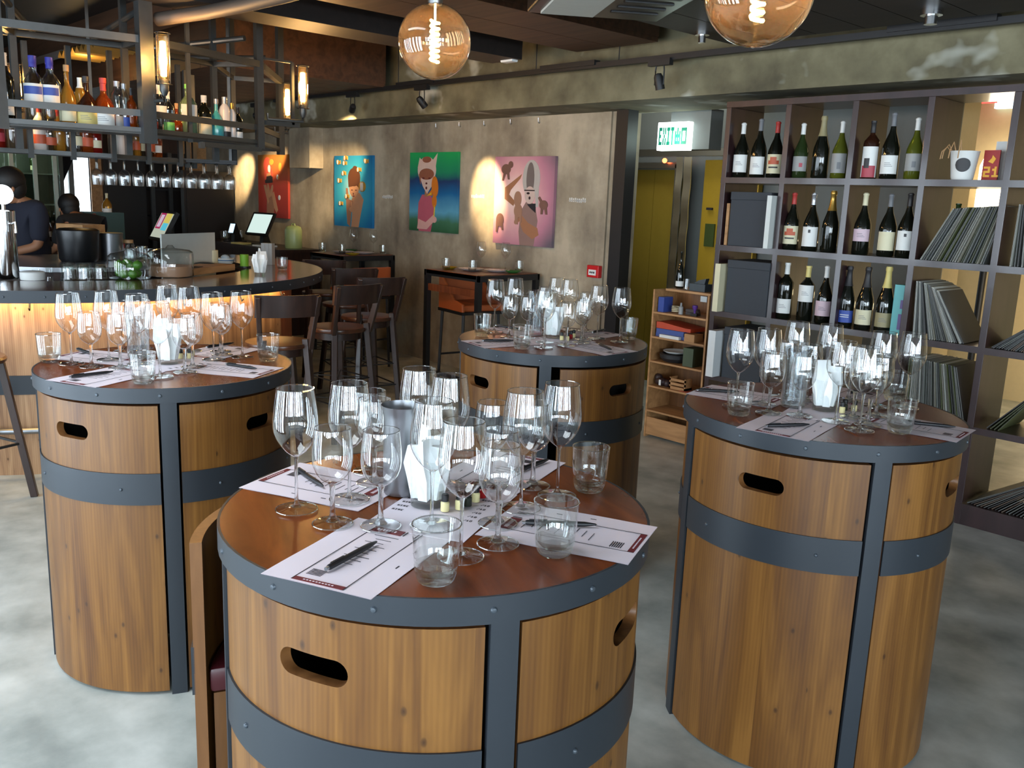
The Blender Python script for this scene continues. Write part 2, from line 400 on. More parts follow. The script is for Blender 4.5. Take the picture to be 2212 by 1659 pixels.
M['bowlglass'] = thin_glass('thin_glass')
M['stemglass'] = solid_glass('stem_glass', (0.97, 0.98, 0.98, 1), 1.3, clear=0.25)
M['rimglass'] = thin_glass('rim_glass', (0.9, 0.93, 0.93, 1), 6.0)
M['footglass'] = thin_glass('foot_glass', (0.98, 0.99, 0.98, 1), 2.2)
M['tumbler'] = thin_glass('tumbler_glass', (0.95, 0.97, 0.965, 1), 1.9)
M['base_glass'] = solid_glass('thick_base_glass', (0.96, 0.98, 0.97, 1), 1.42, clear=0.65)
M['seat'] = woodgrain('worn_seat_wood', srgb(58, 32, 20), srgb(92, 52, 30), (14, 14, 14), 0.28, 0.2)
M['orange'] = plain('orange_leather', srgb(178, 92, 48), 0.45)
M['yellow'] = plain('mustard_paint', srgb(160, 134, 44), 0.55)
M['cream'] = plain('cream_plaster', srgb(226, 200, 150), 0.8)
M['white'] = plain('white_plastic', srgb(235, 238, 238), 0.4)
M['grey'] = plain('grey_paint', srgb(120, 124, 122), 0.6)
M['lightgrey'] = plain('light_grey_panel', srgb(186, 190, 184), 0.6)
M['red'] = plain('red_plastic', srgb(200, 30, 34), 0.4)
M['green'] = plain('green_plastic', srgb(130, 190, 50), 0.5)
M['sage'] = plain('sage_enamel', srgb(168, 182, 118), 0.35)
M['lime'] = plain('lime_skin', srgb(76, 130, 34), 0.4, noise=0.4)

# ================================================================== SETTING
def struct(mb, name, mats, **k): return tag(mb.build(name, mats, **k), kind='structure')
WY = 5.538; CZ = 3.05
struct(MB().box(-12.7, -6.1, -0.1, 8.1, 9.2, 0.0), 'floor', M['floor'], smooth=0)
struct(MB().box(-12.7, -6.1, CZ, 8.1, 9.2, CZ + 0.1), 'ceiling', M['ceil_dark'], smooth=0)
# painted wall with the four canvases, ending in a ribbed concrete edge
mb = MB().box(-12.6, WY, 0, -5.02, WY + 0.22, CZ)
mb.box(-5.02, WY - 0.012, 0, -4.93, WY + 0.22, CZ).box(-4.93, WY + 0.006, 0, -4.82, WY + 0.22, CZ)
struct(mb, 'wall_back', M['wall'], smooth=0)
struct(MB().box(-12.7, -2.9, 0, -12.6, WY + 0.22, CZ), 'wall_left', M['darkwood'], smooth=0)
# street walls behind the camera: glass doors on the left, a band of narrow panes behind and right
mb = MB(); xs = [-12.6] + [v for g in GL for v in g[:2]] + [-1.1]
for i in range(0, len(xs), 2): mb.box(xs[i], -1.45, 0, xs[i + 1], -1.3, 2.42)
mb.box(-12.6, -1.45, 2.42, -1.1, -1.3, CZ)
struct(mb, 'wall_front', M['wall'], smooth=0)
struct(MB().box(-1.2, -6.1, 0, -1.1, -1.45, CZ), 'wall_jog', M['wall'], smooth=0)
for i, (a, b, y) in enumerate(GL):
    mb = MB().box(a, y - 0.10, 0.0, b, y - 0.04, 0.10).box(a, y - 0.10, 2.34, b, y - 0.04, 2.42)
    for k in range(4):
        x = a + (b - a) * k / 3; wd = (0.05, 0.16, 0.10, 0.05)[k]; mb.box(x - wd, y - 0.10, 0.10, x + wd, y - 0.04, 2.34)
    struct(mb, 'door_%d' % (i + 3), M['black'], smooth=0)
mb = MB().box(-1.1, -6.1, 0, 8.0, -6.0, 0.9).box(-1.1, -6.1, 2.6, 8.0, -6.0, CZ)
x = -1.1; r = random.Random(3)
while x < 8.0:
    w_ = r.choice((0.35, 0.6, 0.9)); mb.box(x, -6.1, 0.9, min(8.0, x + w_), -6.0, 2.6); x += w_ + r.choice((0.5, 0.8, 1.2))
struct(mb, 'wall_street', M['wall'], smooth=0)
mb = MB().box(8.0, -6.1, 0, 8.1, 9.2, 0.9).box(8.0, -6.1, 2.6, 8.1, 9.2, CZ).box(8.0, 2.6, 0.9, 8.1, 9.2, 2.6)
y = -6.1
while y < 2.6:
    w_ = r.choice((0.35, 0.6, 0.9)); mb.box(8.0, y, 0.9, 8.1, min(2.6, y + w_), 2.6); y += w_ + r.choice((0.5, 0.8, 1.2))
struct(mb, 'wall_right', M['wall'], smooth=0)

# concrete beam over the shelf and the canvases
struct(MB().box(-12.6, 5.0, 2.378, 8.0, WY + 0.0, CZ), 'trim_1', M['beam'], smooth=0)
struct(MB().box(-4.82, WY, 2.378, 8.0, WY + 0.22, CZ), 'trim_2', M['beam'], smooth=0)
# black steel post beside the opening
struct(MB().box(-4.82, 5.46, 0, -4.70, 5.58, 2.378), 'trim_3', M['black'], smooth=0)
# boxed duct on the wall
t = tag(MB().box(-9.80, 5.36, 1.93, -9.34, WY, 2.378).box(-9.345, 5.355, 1.925, -9.335, 5.365, 2.378).build('pipe_casing', M['wall'], smooth=0),
        'pale plastered pipe casing below the beam, between red and blue canvases', 'casing')

# ---- dropped ceiling rafts and beams
def plank_raft(name, x0, y0, x1, y1, z, m, label):
    mb = MB(); n = max(2, int((x1 - x0) / 0.28)); 
    for k in range(n):
        a = x0 + (x1 - x0) * k / n; b = x0 + (x1 - x0) * (k + 1) / n
        mb.box(a, y0, z, b - 0.006, y1, z + 0.03)
    mb.box(x0, y0, z + 0.03, x1, y1, CZ)
    o = mb.build(name, M[m], smooth=0); return tag(o, kind='structure')
plank_raft('trim_4', -4.72, 0.4, -3.98, 4.88, 2.72, 'ceil', '')
plank_raft('trim_5', -11.8, 3.25, -7.1, 4.86, 2.62, 'ceil', '')
plank_raft('trim_6', -3.30, 0.6, 2.6, 4.72, 2.62, 'ceil_dark', '')
plank_raft('trim_10', -6.55, 0.2, -5.55, 4.9, 2.92, 'ceil_dark', '')
struct(MB().box(-5.35, 1.2, 2.66, -5.02, 4.62, CZ), 'trim_7', M['ceil_dark'], smooth=0)
for i, yy in enumerate((0.2, 1.5, 2.75)):
    struct(MB().box(-12.0, yy, 2.86, -6.7, yy + 0.18, CZ), 'trim_%d' % (11 + i), M['ceil'], smooth=0)
# yellow lit corrugated sheet above the bar
mb = MB(); pts = []
n = 18
for k in range(n + 1):
    x = -9.35 + 1.1 * k / n; pts.append((x, 2.82 + 0.025 * (1 if k % 2 else -1)))
for k in range(n):
    a, b = pts[k], pts[k + 1]
    mb.add([(a[0], 2.74, a[1]), (b[0], 2.74, b[1]), (b[0], 3.12, b[1]), (a[0], 3.12, a[1])], [(0, 1, 2, 3)])
    mb.add([(a[0], 2.74, a[1] + .008), (b[0], 2.74, b[1] + .008), (b[0], 3.12, b[1] + .008), (a[0], 3.12, a[1] + .008)], [(3, 2, 1, 0)])
tag(mb.build('corrugated_sheet', plain('corrugated_tin', srgb(190, 150, 80), 0.4, 0.4), smooth=0), 'yellow-lit corrugated metal sheet under the ceiling above the bar', 'metal sheet')
lamp('sheet_glow', 'POINT', (-9.0, 2.9, 2.65), 4, (1, 0.62, 0.2), radius=0.05)

# ================================================================== FAR ROOM AND OPENING
struct(MB().box(-6.6, 6.8, 0, -2.78, 6.9, CZ), 'wall_opening', M['grey'], smooth=0)
struct(MB().box(-6.7, WY + 0.2, 0, -6.6, 6.9, CZ), 'wall_side', M['grey'], smooth=0)
struct(MB().box(-4.2, 9.0, 0, 8.0, 9.1, CZ), 'wall_far', M['cream'], smooth=0)
struct(MB().box(-2.88, 6.9, 0, -2.78, 7.2, CZ), 'wall_passage', M['cream'], smooth=0)
# mustard sliding door and its steel portal
d = struct(MB().box(-5.80, 6.72, 0, -5.42, 6.78, 1.985).box(-5.415, 6.72, 0, -5.11, 6.78, 1.985), 'door_1', M['yellow'], smooth=0)
mb = MB().bar((-5.86, 6.66, 2.02), (-5.10, 6.66, 2.02), 0.05, 0.05).bar((-5.86, 6.66, 0), (-5.86, 6.66, 2.0), 0.05, 0.05).bar((-5.10, 6.66, 0), (-5.10, 6.66, 2.03), 0.05, 0.05)
mb.box(-5.9, 6.6, 2.1, -4.5, 6.72, 2.16)
mb.build('door_frame', M['steel'], parent=d, smooth=0)
d = struct(MB().box(-4.86, 6.72, 0, -4.30, 6.78, 2.07), 'door_2', plain('bright_mustard', srgb(196, 156, 40), 0.5), smooth=0)
MB().box(-4.80, 6.705, 1.32, -4.70, 6.72, 1.52).build('notice', plain('dark_green_notice', srgb(70, 84, 30), 0.6), parent=d, smooth=0)
MB().box(-4.80, 6.70, 1.64, -4.74, 6.72, 1.66).build('door_mark', M['ink'], parent=d, smooth=0)
# hanging chrome strips between the doors
for k, (x, w_, z0, z1) in enumerate(((-5.055, 0.032, 0.9, 2.09), (-4.965, 0.036, 0.9, 2.09))):
    mb = MB(); vs = []; 
    for i in range(33):
        t_ = i / 32; zz = z0 + (z1 - z0) * t_; dy = 0.005 * math.sin(t_ * 23 + k * 2)
        mb_y = 6.60 + dy
        vs.append(((x - w_, mb_y, zz), (x + w_, mb_y + 0.012, zz), (x + w_, mb_y + 0.02, zz), (x - w_, mb_y + 0.008, zz)))
    for i in range(32):
        a, b = vs[i], vs[i + 1]
        mb.add(list(a) + list(b), [(0, 1, 5, 4), (1, 2, 6, 5), (2, 3, 7, 6), (3, 0, 4, 7)])
    tag(mb.build('strip_curtain', M['chrome'], smooth=60), 'rippled %s chrome strip hanging between the two mustard doors' % ('left' if k == 0 else 'right'), 'strip')
# concrete header box and exit sign
tag(MB().box(-4.60, 5.86, 2.10, -4.22, 6.02, 2.40).box(-4.42, 5.9, 2.4, -4.38, 5.94, CZ).build('sign_box', M['grey'], smooth=0), 'grey metal housing behind the lit exit sign', 'housing')
GLY = {'E': ['111', '100', '110', '100', '111'], 'X': ['101', '101', '010', '101', '101'], 'I': ['111', '010', '010', '010', '111'], 'T': ['111', '010', '010', '010', '010'],
       '2': ['111', '001', '111', '100', '111'], '1': ['010', '110', '010', '010', '111'], 'S': ['111', '100', '111', '001', '111'], 'C': ['111', '100', '100', '100', '111'],
       'O': ['111', '101', '101', '101', '111'], 'R': ['110', '101', '110', '101', '101'], 'N': ['101', '111', '111', '111', '101'], 'U': ['101', '101', '101', '101', '111'],
       'M': ['101', '111', '111', '101', '101'], 'B': ['110', '101', '110', '101', '110'], '3': ['111', '001', '111', '001', '111'], '4': ['101', '101', '111', '001', '001'], '/': ['001', '001', '010', '100', '100'],
       '0': ['111', '101', '101', '101', '111'], 'W': ['101', '101', '111', '111', '101'], 'D': ['110', '101', '101', '101', '110'], 'Y': ['101', '101', '010', '010', '010'],
       '*': ['00100', '10101', '11111', '10101', '11111'], '#': ['11111', '10001', '10001', '10001', '11111']}
def text_bars(mb, s, x, z, h, y0, y1, axis='y', m=0, wf=1.0):
    """blocky lettering: x grows right, z up"""
    px = h / 5; cx = x; pw = px * wf
    for ch in s:
        if ch == ' ': cx += pw * 2.5; continue
        g = GLY[ch]; wd = len(g[0])
        for r_, row in enumerate(g):
            c = 0
            while c < wd:
                if row[c] == '1':
                    e = c
                    while e + 1 < wd and row[e + 1] == '1': e += 1
                    a0, a1 = cx + c * pw, cx + (e + 1) * pw; z1 = z + h - r_ * px; z0 = z1 - px
                    if axis == 'y': mb.box(a0, y0, z0, a1, y1, z1, m)
                    else: mb.box(a0, z0, y0, a1, z1, y1, m)
                    c = e + 1
                else: c += 1
        cx += pw * (wd + 1)
    return cx
t = thing('exit_sign', 'lit white exit sign with green letters and characters beside the black post', 'exit sign', (-4.52, 5.82, 2.09))
MB().box(-0.15, -0.03, 0, 0.15, 0.03, 0.215).build('lamp_box', emitter('sign_light', (0.86, 1.0, 0.95, 1), 3.2), t, smooth=0, bevel=0.004)
mb = MB(); cx = text_bars(mb, 'EXIT', -0.13, 0.04, 0.135, -0.036, -0.031, wf=0.36); text_bars(mb, '*#', cx + 0.002, 0.045, 0.125, -0.036, -0.031, wf=0.40)
mb.build('lettering', plain('sign_green', srgb(20, 150, 120), 0.5), t, smooth=0)
lamp('exit_glow', 'POINT', (-4.47, 5.72, 2.17), 1.2, (0.8, 1, 0.9), radius=0.08)
tag(MB().sphere((0, 0, 0), 0.022, 12, 8).build('warning_lamp', emitter('red_lamp', (1, 0.12, 0.03, 1), 9), loc=(-5.22, 6.60, 2.06)), 'small red warning lamp on the steel door portal', 'lamp')
lamp('added_corridor_fill', 'AREA', (-5.1, 6.2, 3.0), 9, (0.95, 1.0, 0.92), (0, 0, 0), 0.5, 0.5)  # added fill to brighten the mustard doors and chrome strips, no fitting here
# fire alarm call point
t = thing('fire_alarm_box', 'red fire alarm call point on the concrete wall near black post', 'fire alarm', (-5.005, WY - 0.014, 1.06))
MB().box(-0.06, -0.045, 0, 0.07, 0, 0.10).build('housing', M['red'], t, smooth=0, bevel=0.006)
MB().box(-0.035, -0.05, 0.02, 0.045, -0.045, 0.065).build('label_plate', M['white'], t, smooth=0)
mb = MB()
for k in range(3): mb.box(-0.02 + k * 0.02, -0.053, 0.035, -0.008 + k * 0.02, -0.05, 0.05)
mb.build('print', M['ink'], t, smooth=0)

# back room light and dressing seen through the shelf
lamp('back_room_light', 'AREA', (-1.2, 7.8, 2.95), 6, (1, 0.72, 0.36), (0, 0, 0), 1.6, 1.2)
lamp('back_room_light', 'POINT', (-2.2, 8.2, 0.9), 14, (1, 0.78, 0.45), radius=0.12)
t = thing('lantern', 'glowing white lantern in the room behind the shelf', 'lantern', (-3.14, 8.7, 1.70))
MB().lathe([(0.0, 0), (0.13, 0), (0.15, 0.06), (0.15, 0.42), (0.12, 0.5), (0.05, 0.54), (0.0, 0.54)], 20).build('glow_body', emitter('lantern_glow', (1, 0.86, 0.62, 1), 5.5), t)
MB().cyl(0.17, -0.06, 0, 20).cyl(0.03, -1.7, -0.06, 12).cyl(0.16, -1.7, -1.68, 20).build('lantern_stand', M['black'], t)
tag(MB().box(-3.40, 8.7, 2.67, -3.25, 8.76, 2.77).cyl(0.006, 2.77, CZ, 6, (-3.325, 8.73, 0)).build('red_sign', emitter('red_sign_light', (1, 0.05, 0.04, 1), 3), smooth=0), 'red lit sign high in the back room', 'sign')
tag(MB().box(-3.33, 8.92, 2.64, -3.15, 8.99, 2.80).build('high_window', emitter('pale_daylight', (0.75, 0.9, 1, 1), 1.4), smooth=0), 'small pale high window in the back room', 'window')

# ================================================================== CEILING FITTINGS
t = thing('air_conditioner', 'dark framed ceiling air conditioner with pale panel near top edge', 'air conditioner', (-3.53, 3.31, 2.60), D2(57))
MB().box(-0.03, -0.95, 0, 0.66, 0.0, 0.44).build('casing', M['blackp'], t, smooth=0, bevel=0.01)
MB().box(0.03, -0.9, -0.012, 0.30, -0.06, 0.0).build('panel', M['lightgrey'], t, smooth=0)
mb = MB()
for k in range(6): mb.box(0.36, -0.80 + k * 0.12, -0.006, 0.60, -0.77 + k * 0.12, 0.0)
mb.build('louvre', M['black'], t, smooth=0)
t = thing('smoke_detector', 'white smoke alarm box on the end of the dark ceiling beam', 'smoke alarm', (-5.12, 4.615, 2.72))
MB().prism([(-0.085, 0), (0.085, 0), (0.06, -0.075), (-0.06, -0.075)], -0.06, 0.0, 'y').build('housing', M['white'], t, smooth=0, bevel=0.004)
mb = MB()
for k in range(5): mb.box(-0.045 + k * 0.02, -0.064, -0.04, -0.033 + k * 0.02, -0.06, -0.02)
mb.build('vent', M['grey'], t, smooth=0)
# curved pipe crossing above the bar
tag(MB().tube([(-5.30, 2.09, 2.58), (-5.15, 2.17, 2.595), (-4.96, 2.23, 2.60), (-4.58, 2.27, 2.60), (-4.19, 2.29, 2.60), (-3.8, 2.285, 2.60), (-3.3, 2.27, 2.60), (-2.8, 2.22, 2.61)], 0.037, 14).build('overhead_pipe', plain('dull_pipe', srgb(78, 68, 60), 0.6, 0.2)), 'thick dull metal pipe curving below the ceiling right of bar rack', 'pipe')

# track with spotlights
t = thing('light_track', 'long black lighting track hanging in front of the concrete beam', 'lighting track', (0, 4.86, 2.61))
MB().box(-9.2, -0.018, -0.018, 1.5, 0.018, 0.018).build('rail', M['black'], t, smooth=0)
for x in (-6.6, -4.75, -2.1): 
    MB().box(x - 0.3, -0.03, 0.0, x + 0.25, 0.03, 0.035).build('feed_box', M['black'], t, smooth=0)
for x in (-6.9, -5.12, -4.3, -1.9):
    MB().cyl(0.004, 0.01, 0.42, 6, (x, 0, 0)).build('hanger', M['black'], t, smooth=0)
def spotlight(x, label, target=None, energy=0, spot=0.5, z=2.59, lit=True):
    t = thing('track_spotlight', label, 'spotlight', (x, 4.84, z), group=None)
    MB().box(-0.09, -0.02, -0.03, 0.09, 0.02, 0.012).build('adapter', M['black'], t, smooth=0)
    MB().tube([(-0.032, 0, -0.03), (-0.036, 0, -0.06), (-0.036, 0, -0.15)], 0.005, 6).tube([(0.032, 0, -0.03), (0.036, 0, -0.06), (0.036, 0, -0.15)], 0.005, 6).build('yoke', M['black'], t)
    d = (Vector(target) - Vector((x, 4.84, z - 0.13))).normalized() if target else Vector((0.1, 0.25, -1)).normalized()
    R = d.to_track_quat('-Z', 'Y').to_matrix()
    MB().lathe([(0, 0.055), (0.022, 0.05), (0.03, 0.03), (0.031, -0.05), (0.027, -0.05), (0.024, -0.02), (0, -0.02)], 18, (0, 0, -0.13), 0, R).build('lamp_head', M['black'], t)
    MB().lathe([(0, -0.035), (0.025, -0.035), (0.025, -0.04), (0, -0.04)], 16, (0, 0, -0.13), 0, R).build('lens', emitter('spot_lens', (1, 0.85, 0.6, 1), 14) if lit else M['grey'], t)
    if target and energy:
        l = lamp('spot_beam', 'SPOT', Vector((x, 4.84, z - 0.13)) + d * 0.07, energy, (1, 0.72, 0.38), spot=spot, blend=0.8, radius=0.025); aim(l, target)
spotlight(-7.62, 'lit spotlight on the track, the one nearest the bar rack', (-9.12, WY, 1.80), 200, 0.62)
spotlight(-6.52, 'lit spotlight on the track above the green canvas', (-6.40, WY, 1.72), 260, 0.62)
spotlight(-3.92, 'unlit black spotlight on the track above the exit sign', None, lit=False)
spotlight(-9.6, 'spotlight behind the rack aimed above the red canvas', (-10.42, WY, 2.05), 230, 0.42)
spotlight(-10.6, 'spotlight behind the rack aimed at bare wall by dark panel', (-11.32, WY, 1.85), 330, 0.5)
tag(MB().cyl(0.05, -0.03, 0.0, 16).cyl(0.03, -0.07, -0.03, 16).build('ceiling_downlight', M['chrome'], loc=(-2.0, 4.45, 2.62)), 'small chrome ceiling fitting at the top right edge', 'ceiling fitting')
tag(MB().cyl(0.04, -0.02, 0.0, 16).cyl(0.02, -0.06, -0.02, 16).build('ceiling_sprinkler', M['chrome'], loc=(-3.2, 4.3, 2.62)), 'small chrome sprinkler under the dark ceiling panel right of air conditioner', 'sprinkler')
for k in range(5):
    tag(MB().tube([(0, 0, 0), (0, 0, -0.035), (0, 0.012, -0.045), (0, 0.02, -0.035)], 0.003, 6).build('wall_hook', M['steel'], loc=(-7.2 + k * 0.36, WY - 0.02, 2.36)), 'tiny metal picture hook below the beam, %s of five' % ordinal(k, 5), 'hook', 'picture hooks')

# globe pendants
FIL = emitter('filament', (1, 0.62, 0.22, 1), 30)
def globe(loc, label, en):
    t = thing('globe_pendant', label, 'pendant lamp', loc, group='globe filament lamps')
    MB().sphere((0, 0, 0), 0.1, 40, 24).build('glass_globe', AMB, t, smooth=80)
    MB().cyl(0.02, 0.095, 0.15, 20).cyl(0.026, 0.13, 0.19, 20).build('lamp_cap', M['steel'], t)
    MB().cyl(0.004, 0.19, 0.5, 8).build('cord', M['blackp'], t)
    mb = MB(); mb.tube([(0.011 * math.cos(a), 0.011 * math.sin(a), -0.055 + 0.11 * i / 60) for i, a in enumerate([i * 0.8 for i in range(61)])], 0.0042, 6)
    mb.tube([(0, 0, 0.055), (0, 0, 0.1)], 0.003, 6)
    mb.build('filament', FIL, t)
    lamp('bulb_light', 'POINT', (0, 0, 0), en, (1, 0.55, 0.22), radius=0.007, parent=t)
AMB = thin_glass('amber_glass', (0.95, 0.86, 0.70, 1), 2.0, haze=(1.0, 0.68, 0.38, 1))
globe((-2.07, 1.577, 2.084), 'amber glass globe lamp hanging fully in view above the front table', 7)
globe((-0.996, 1.499, 2.061), 'amber glass globe lamp cut by the top edge, right one of two', 7)

# ================================================================== BARREL TABLES WITH TUCKED-IN STOOLS
RT_ = 0.428; TH = 1.05
D2 = math.radians
def panel_mesh(r0, r1, half, z0, z1, slot=True, v_off=0.0):
    """curved pine panel centred on angle 0 with a rounded grip slot"""
    sh, szc, szh = D2(9.6), 0.896, 0.024
    R = (r0 + r1) / 2; cap = szh / R
    A = [-half + 2 * half * i / 26 for i in range(27)]
    if slot:
        A = [a for a in A if abs(a) > sh + 0.004]
        A += [-sh + cap * (1 - math.cos(PI / 2 * i / 6)) for i in range(7)] + [sh - cap * (1 - math.cos(PI / 2 * i / 6)) for i in range(7)]
        A += [-sh + cap + (2 * sh - 2 * cap) * i / 6 for i in range(1, 6)]
        A = sorted(A)
    def hh(a):
        if not slot or abs(a) >= sh - 1e-6: return 0.0
        e = sh - abs(a)
        if e >= cap: return szh
        q = (cap - e) / cap
        return szh * math.sqrt(max(0.0, 1 - q * q))
    mb = MB()
    P = lambda a, r, z: (r * math.cos(a), r * math.sin(a), z)
    for i in range(len(A) - 1):
        a, b = A[i], A[i + 1]; ha, hb = hh(a), hh(b)
        def quad(za0, za1, zb0, zb1):
            ua, ub = a * r1, b * r1
            mb.add([P(a, r1, za0), P(b, r1, zb0), P(b, r1, zb1), P(a, r1, za1)], [(0, 1, 2, 3)], 0, [((ua, za0 + v_off), (ub, zb0 + v_off), (ub, zb1 + v_off), (ua, za1 + v_off))])
            mb.add([P(a, r0, za0), P(b, r0, zb0), P(b, r0, zb1), P(a, r0, za1)], [(3, 2, 1, 0)], 0, [((ua, za1), (ub, zb1), (ub, zb0), (ua, za0))])
        if ha == 0 and hb == 0: quad(z0, z1, z0, z1)
        else:
            quad(z0, szc - ha, z0, szc - hb); quad(szc + ha, z1, szc + hb, z1)
            for s in (-1, 1):
                mb.add([P(a, r1, szc + s * ha), P(b, r1, szc + s * hb), P(b, r0, szc + s * hb), P(a, r0, szc + s * ha)], [(0, 1, 2, 3)], 1)
        for z in (z0, z1):
            mb.add([P(a, r1, z), P(b, r1, z), P(b, r0, z), P(a, r0, z)], [(0, 1, 2, 3)], 1)
    for a in (-half, half): mb.add([P(a, r1, z0), P(a, r0, z0), P(a, r0, z1), P(a, r1, z1)], [(0, 1, 2, 3)], 1)
    return mb
PH = D2(40.6)
def make_stool(label):
    t = thing('barrel_stool', label, 'stool')
    panel_mesh(0.392, 0.415, PH, 0.012, 0.992).build('back_panel', [M['pine'], M['pine_edge']], t, smooth=30)
    b = MB().arc(0.413, 0.4195, -PH, PH, 0.668, 0.772, 26).build('metal_band', M['strap'], t)
    for k in (-24, 24):
        a = D2(k); MB().sphere((0.4195 * math.cos(a), 0.4195 * math.sin(a), 0.72), 0.0055, 8, 6).build('rivet', M['rivet'], b)
    hw = D2(39)
    seat = [(0.12, -0.05)] + [(0.388 * math.cos(-hw + 2 * hw * i / 12), 0.388 * math.sin(-hw + 2 * hw * i / 12)) for i in range(13)] + [(0.12, 0.05)]
    MB().prism(seat, 0.66, 0.715, 'z').build('seat', M['maroon'], t, smooth=30, bevel=0.01)
    MB().prism([(x * 0.985, y * 0.97) for x, y in seat], 0.012, 0.66, 'z').build('seat_box', M['pine_edge'], t, smooth=0)
    return t
K_stool = Kind(make_stool('x'))
def barrel(loc, yaw, which, desc, pulled=None):
    c = Vector((loc[0], loc[1], 0))
    t = thing('barrel_table', desc, 'table', c, D2(yaw), group='round barrel tasting tables')
    MB().cyl(RT_ - 0.004, 1.004, TH, 72).build('table_top', M['top'], t, bevel=None)
    rm = MB().arc(RT_ - 0.005, RT_, 0, 2 * PI, 1.003, TH + 0.0005, 72).build('rim_band', M['strap'], t)
    for k in range(14):
        a = 2 * PI * (k + 0.88) / 14
        MB().lathe([(0.0, 0.004), (0.004, 0.003), (0.006, 0.0)], 10, (RT_ * math.cos(a), RT_ * math.sin(a), 1.027), 0, Matrix.Rotation(a, 3, 'Z') @ Matrix.Rotation(PI / 2, 3, 'Y')).build('rivet', M['rivet'], rm)
    for k in range(4):
        a = k * PI / 2
        MB().arc(0.405, 0.421, a - D2(3.35), a + D2(3.35), 0.0, 1.003, 4).build('strap', M['strap'], t)
    for k in range(2):
        a = k * PI / 2; R = Matrix.Rotation(a, 3, 'Z')
        MB().obox((0, 0, 0.51), (0.80, 0.012, 0.985), R).build('divider', M['inside'], t, smooth=0)
    # stools: panel centres lie half way between straps
    names = {0: 'facing right', 1: 'facing the wall', 2: 'facing left', 3: 'facing the viewer'}
    for k in range(4):
        a = D2(yaw) + PI / 4 + k * PI / 2
        lab = 'honey pine curved stool tucked into %s, grip slot %s' % (which, names[k])
        p = c.copy()
        if pulled and k in pulled:
            dx, dy, da, lab2 = pulled[k]; p = c + Vector((dx, dy, 0)); a += D2(da); lab = lab2 or lab
        K_stool.put(p, a, lab, 'stools shaped as barrel quarters')
TF, TL, TM, TR = (-1.366, 1.072), (-3.121, 1.217), (-2.831, 2.861), (-1.369, 2.610)
barrel(TF, -22.5, 'the front barrel table', 'front barrel table with glossy brown top, nearest the camera',
       {2: (-0.060, -0.045, 0, 'pulled-out pine stool with maroon seat at the left of the front table')})
barrel(TL, -21.7, 'the left barrel table', 'left barrel table in front of the bar counter')
barrel(TM, -48.6, 'the rear barrel table', 'rear barrel table, smallest in view, before the mustard door', {0: (0.012, 0.0, 3.0, None), 3: (0, 0, -0.5, None)})
barrel(TR, -37.3, 'the right barrel table', 'right barrel table standing before the dark shelf')

# ================================================================== GLASSES AND TABLE SETTINGS
def make_wine(name, tall):
    if tall:
        bowl = [(0.0035, 0.108), (0.010, 0.112), (0.020, 0.120), (0.030, 0.132), (0.038, 0.146), (0.0425, 0.160), (0.0438, 0.171), (0.0432, 0.186), (0.0412, 0.205), (0.0385, 0.225), (0.0355, 0.245)]
        sp = [(0.0, 0.112), (0.006, 0.111), (0.0036, 0.100), (0.0030, 0.070), (0.0032, 0.030), (0.0045, 0.014), (0.009, 0.007)]; fr = 0.0405; rim = (0.0355, 0.245)
    else:
        bowl = [(0.0045, 0.079), (0.013, 0.083), (0.024, 0.091), (0.032, 0.102), (0.0370, 0.116), (0.0386, 0.131), (0.0380, 0.148), (0.0362, 0.166), (0.0335, 0.188)]
        sp = [(0.0, 0.083), (0.008, 0.082), (0.0055, 0.072), (0.0046, 0.045), (0.0052, 0.020), (0.0085, 0.011), (0.013, 0.006)]; fr = 0.0378; rim = (0.0335, 0.188)
    t = thing(name, 'x', 'wine glass')
    # wall thickness: outer skin and rounded rim in one thin shell
    MB().lathe(bowl, 40).build('bowl', M['bowlglass'], t, smooth=80)
    MB().tube([(rim[0] * math.cos(2 * PI * k / 40), rim[0] * math.sin(2 * PI * k / 40), rim[1]) for k in range(40)], 0.0010, 6, closed=True).build('rim', M['rimglass'], t)
    MB().lathe(sp + [(0.0095, 0.0055), (0, 0.0055)], 20).build('stem', M['stemglass'], t, smooth=60)
    MB().lathe([(0.0085, 0.0065), (0.013, 0.0048), (fr * 0.6, 0.0034), (fr, 0.0020)], 36).build('foot', M['footglass'], t, smooth=60)
    MB().tube([(fr * math.cos(2 * PI * k / 40), fr * math.sin(2 * PI * k / 40), 0.0013) for k in range(40)], 0.0012, 8, closed=True).build('foot_edge', M['rimglass'], t)
    return t
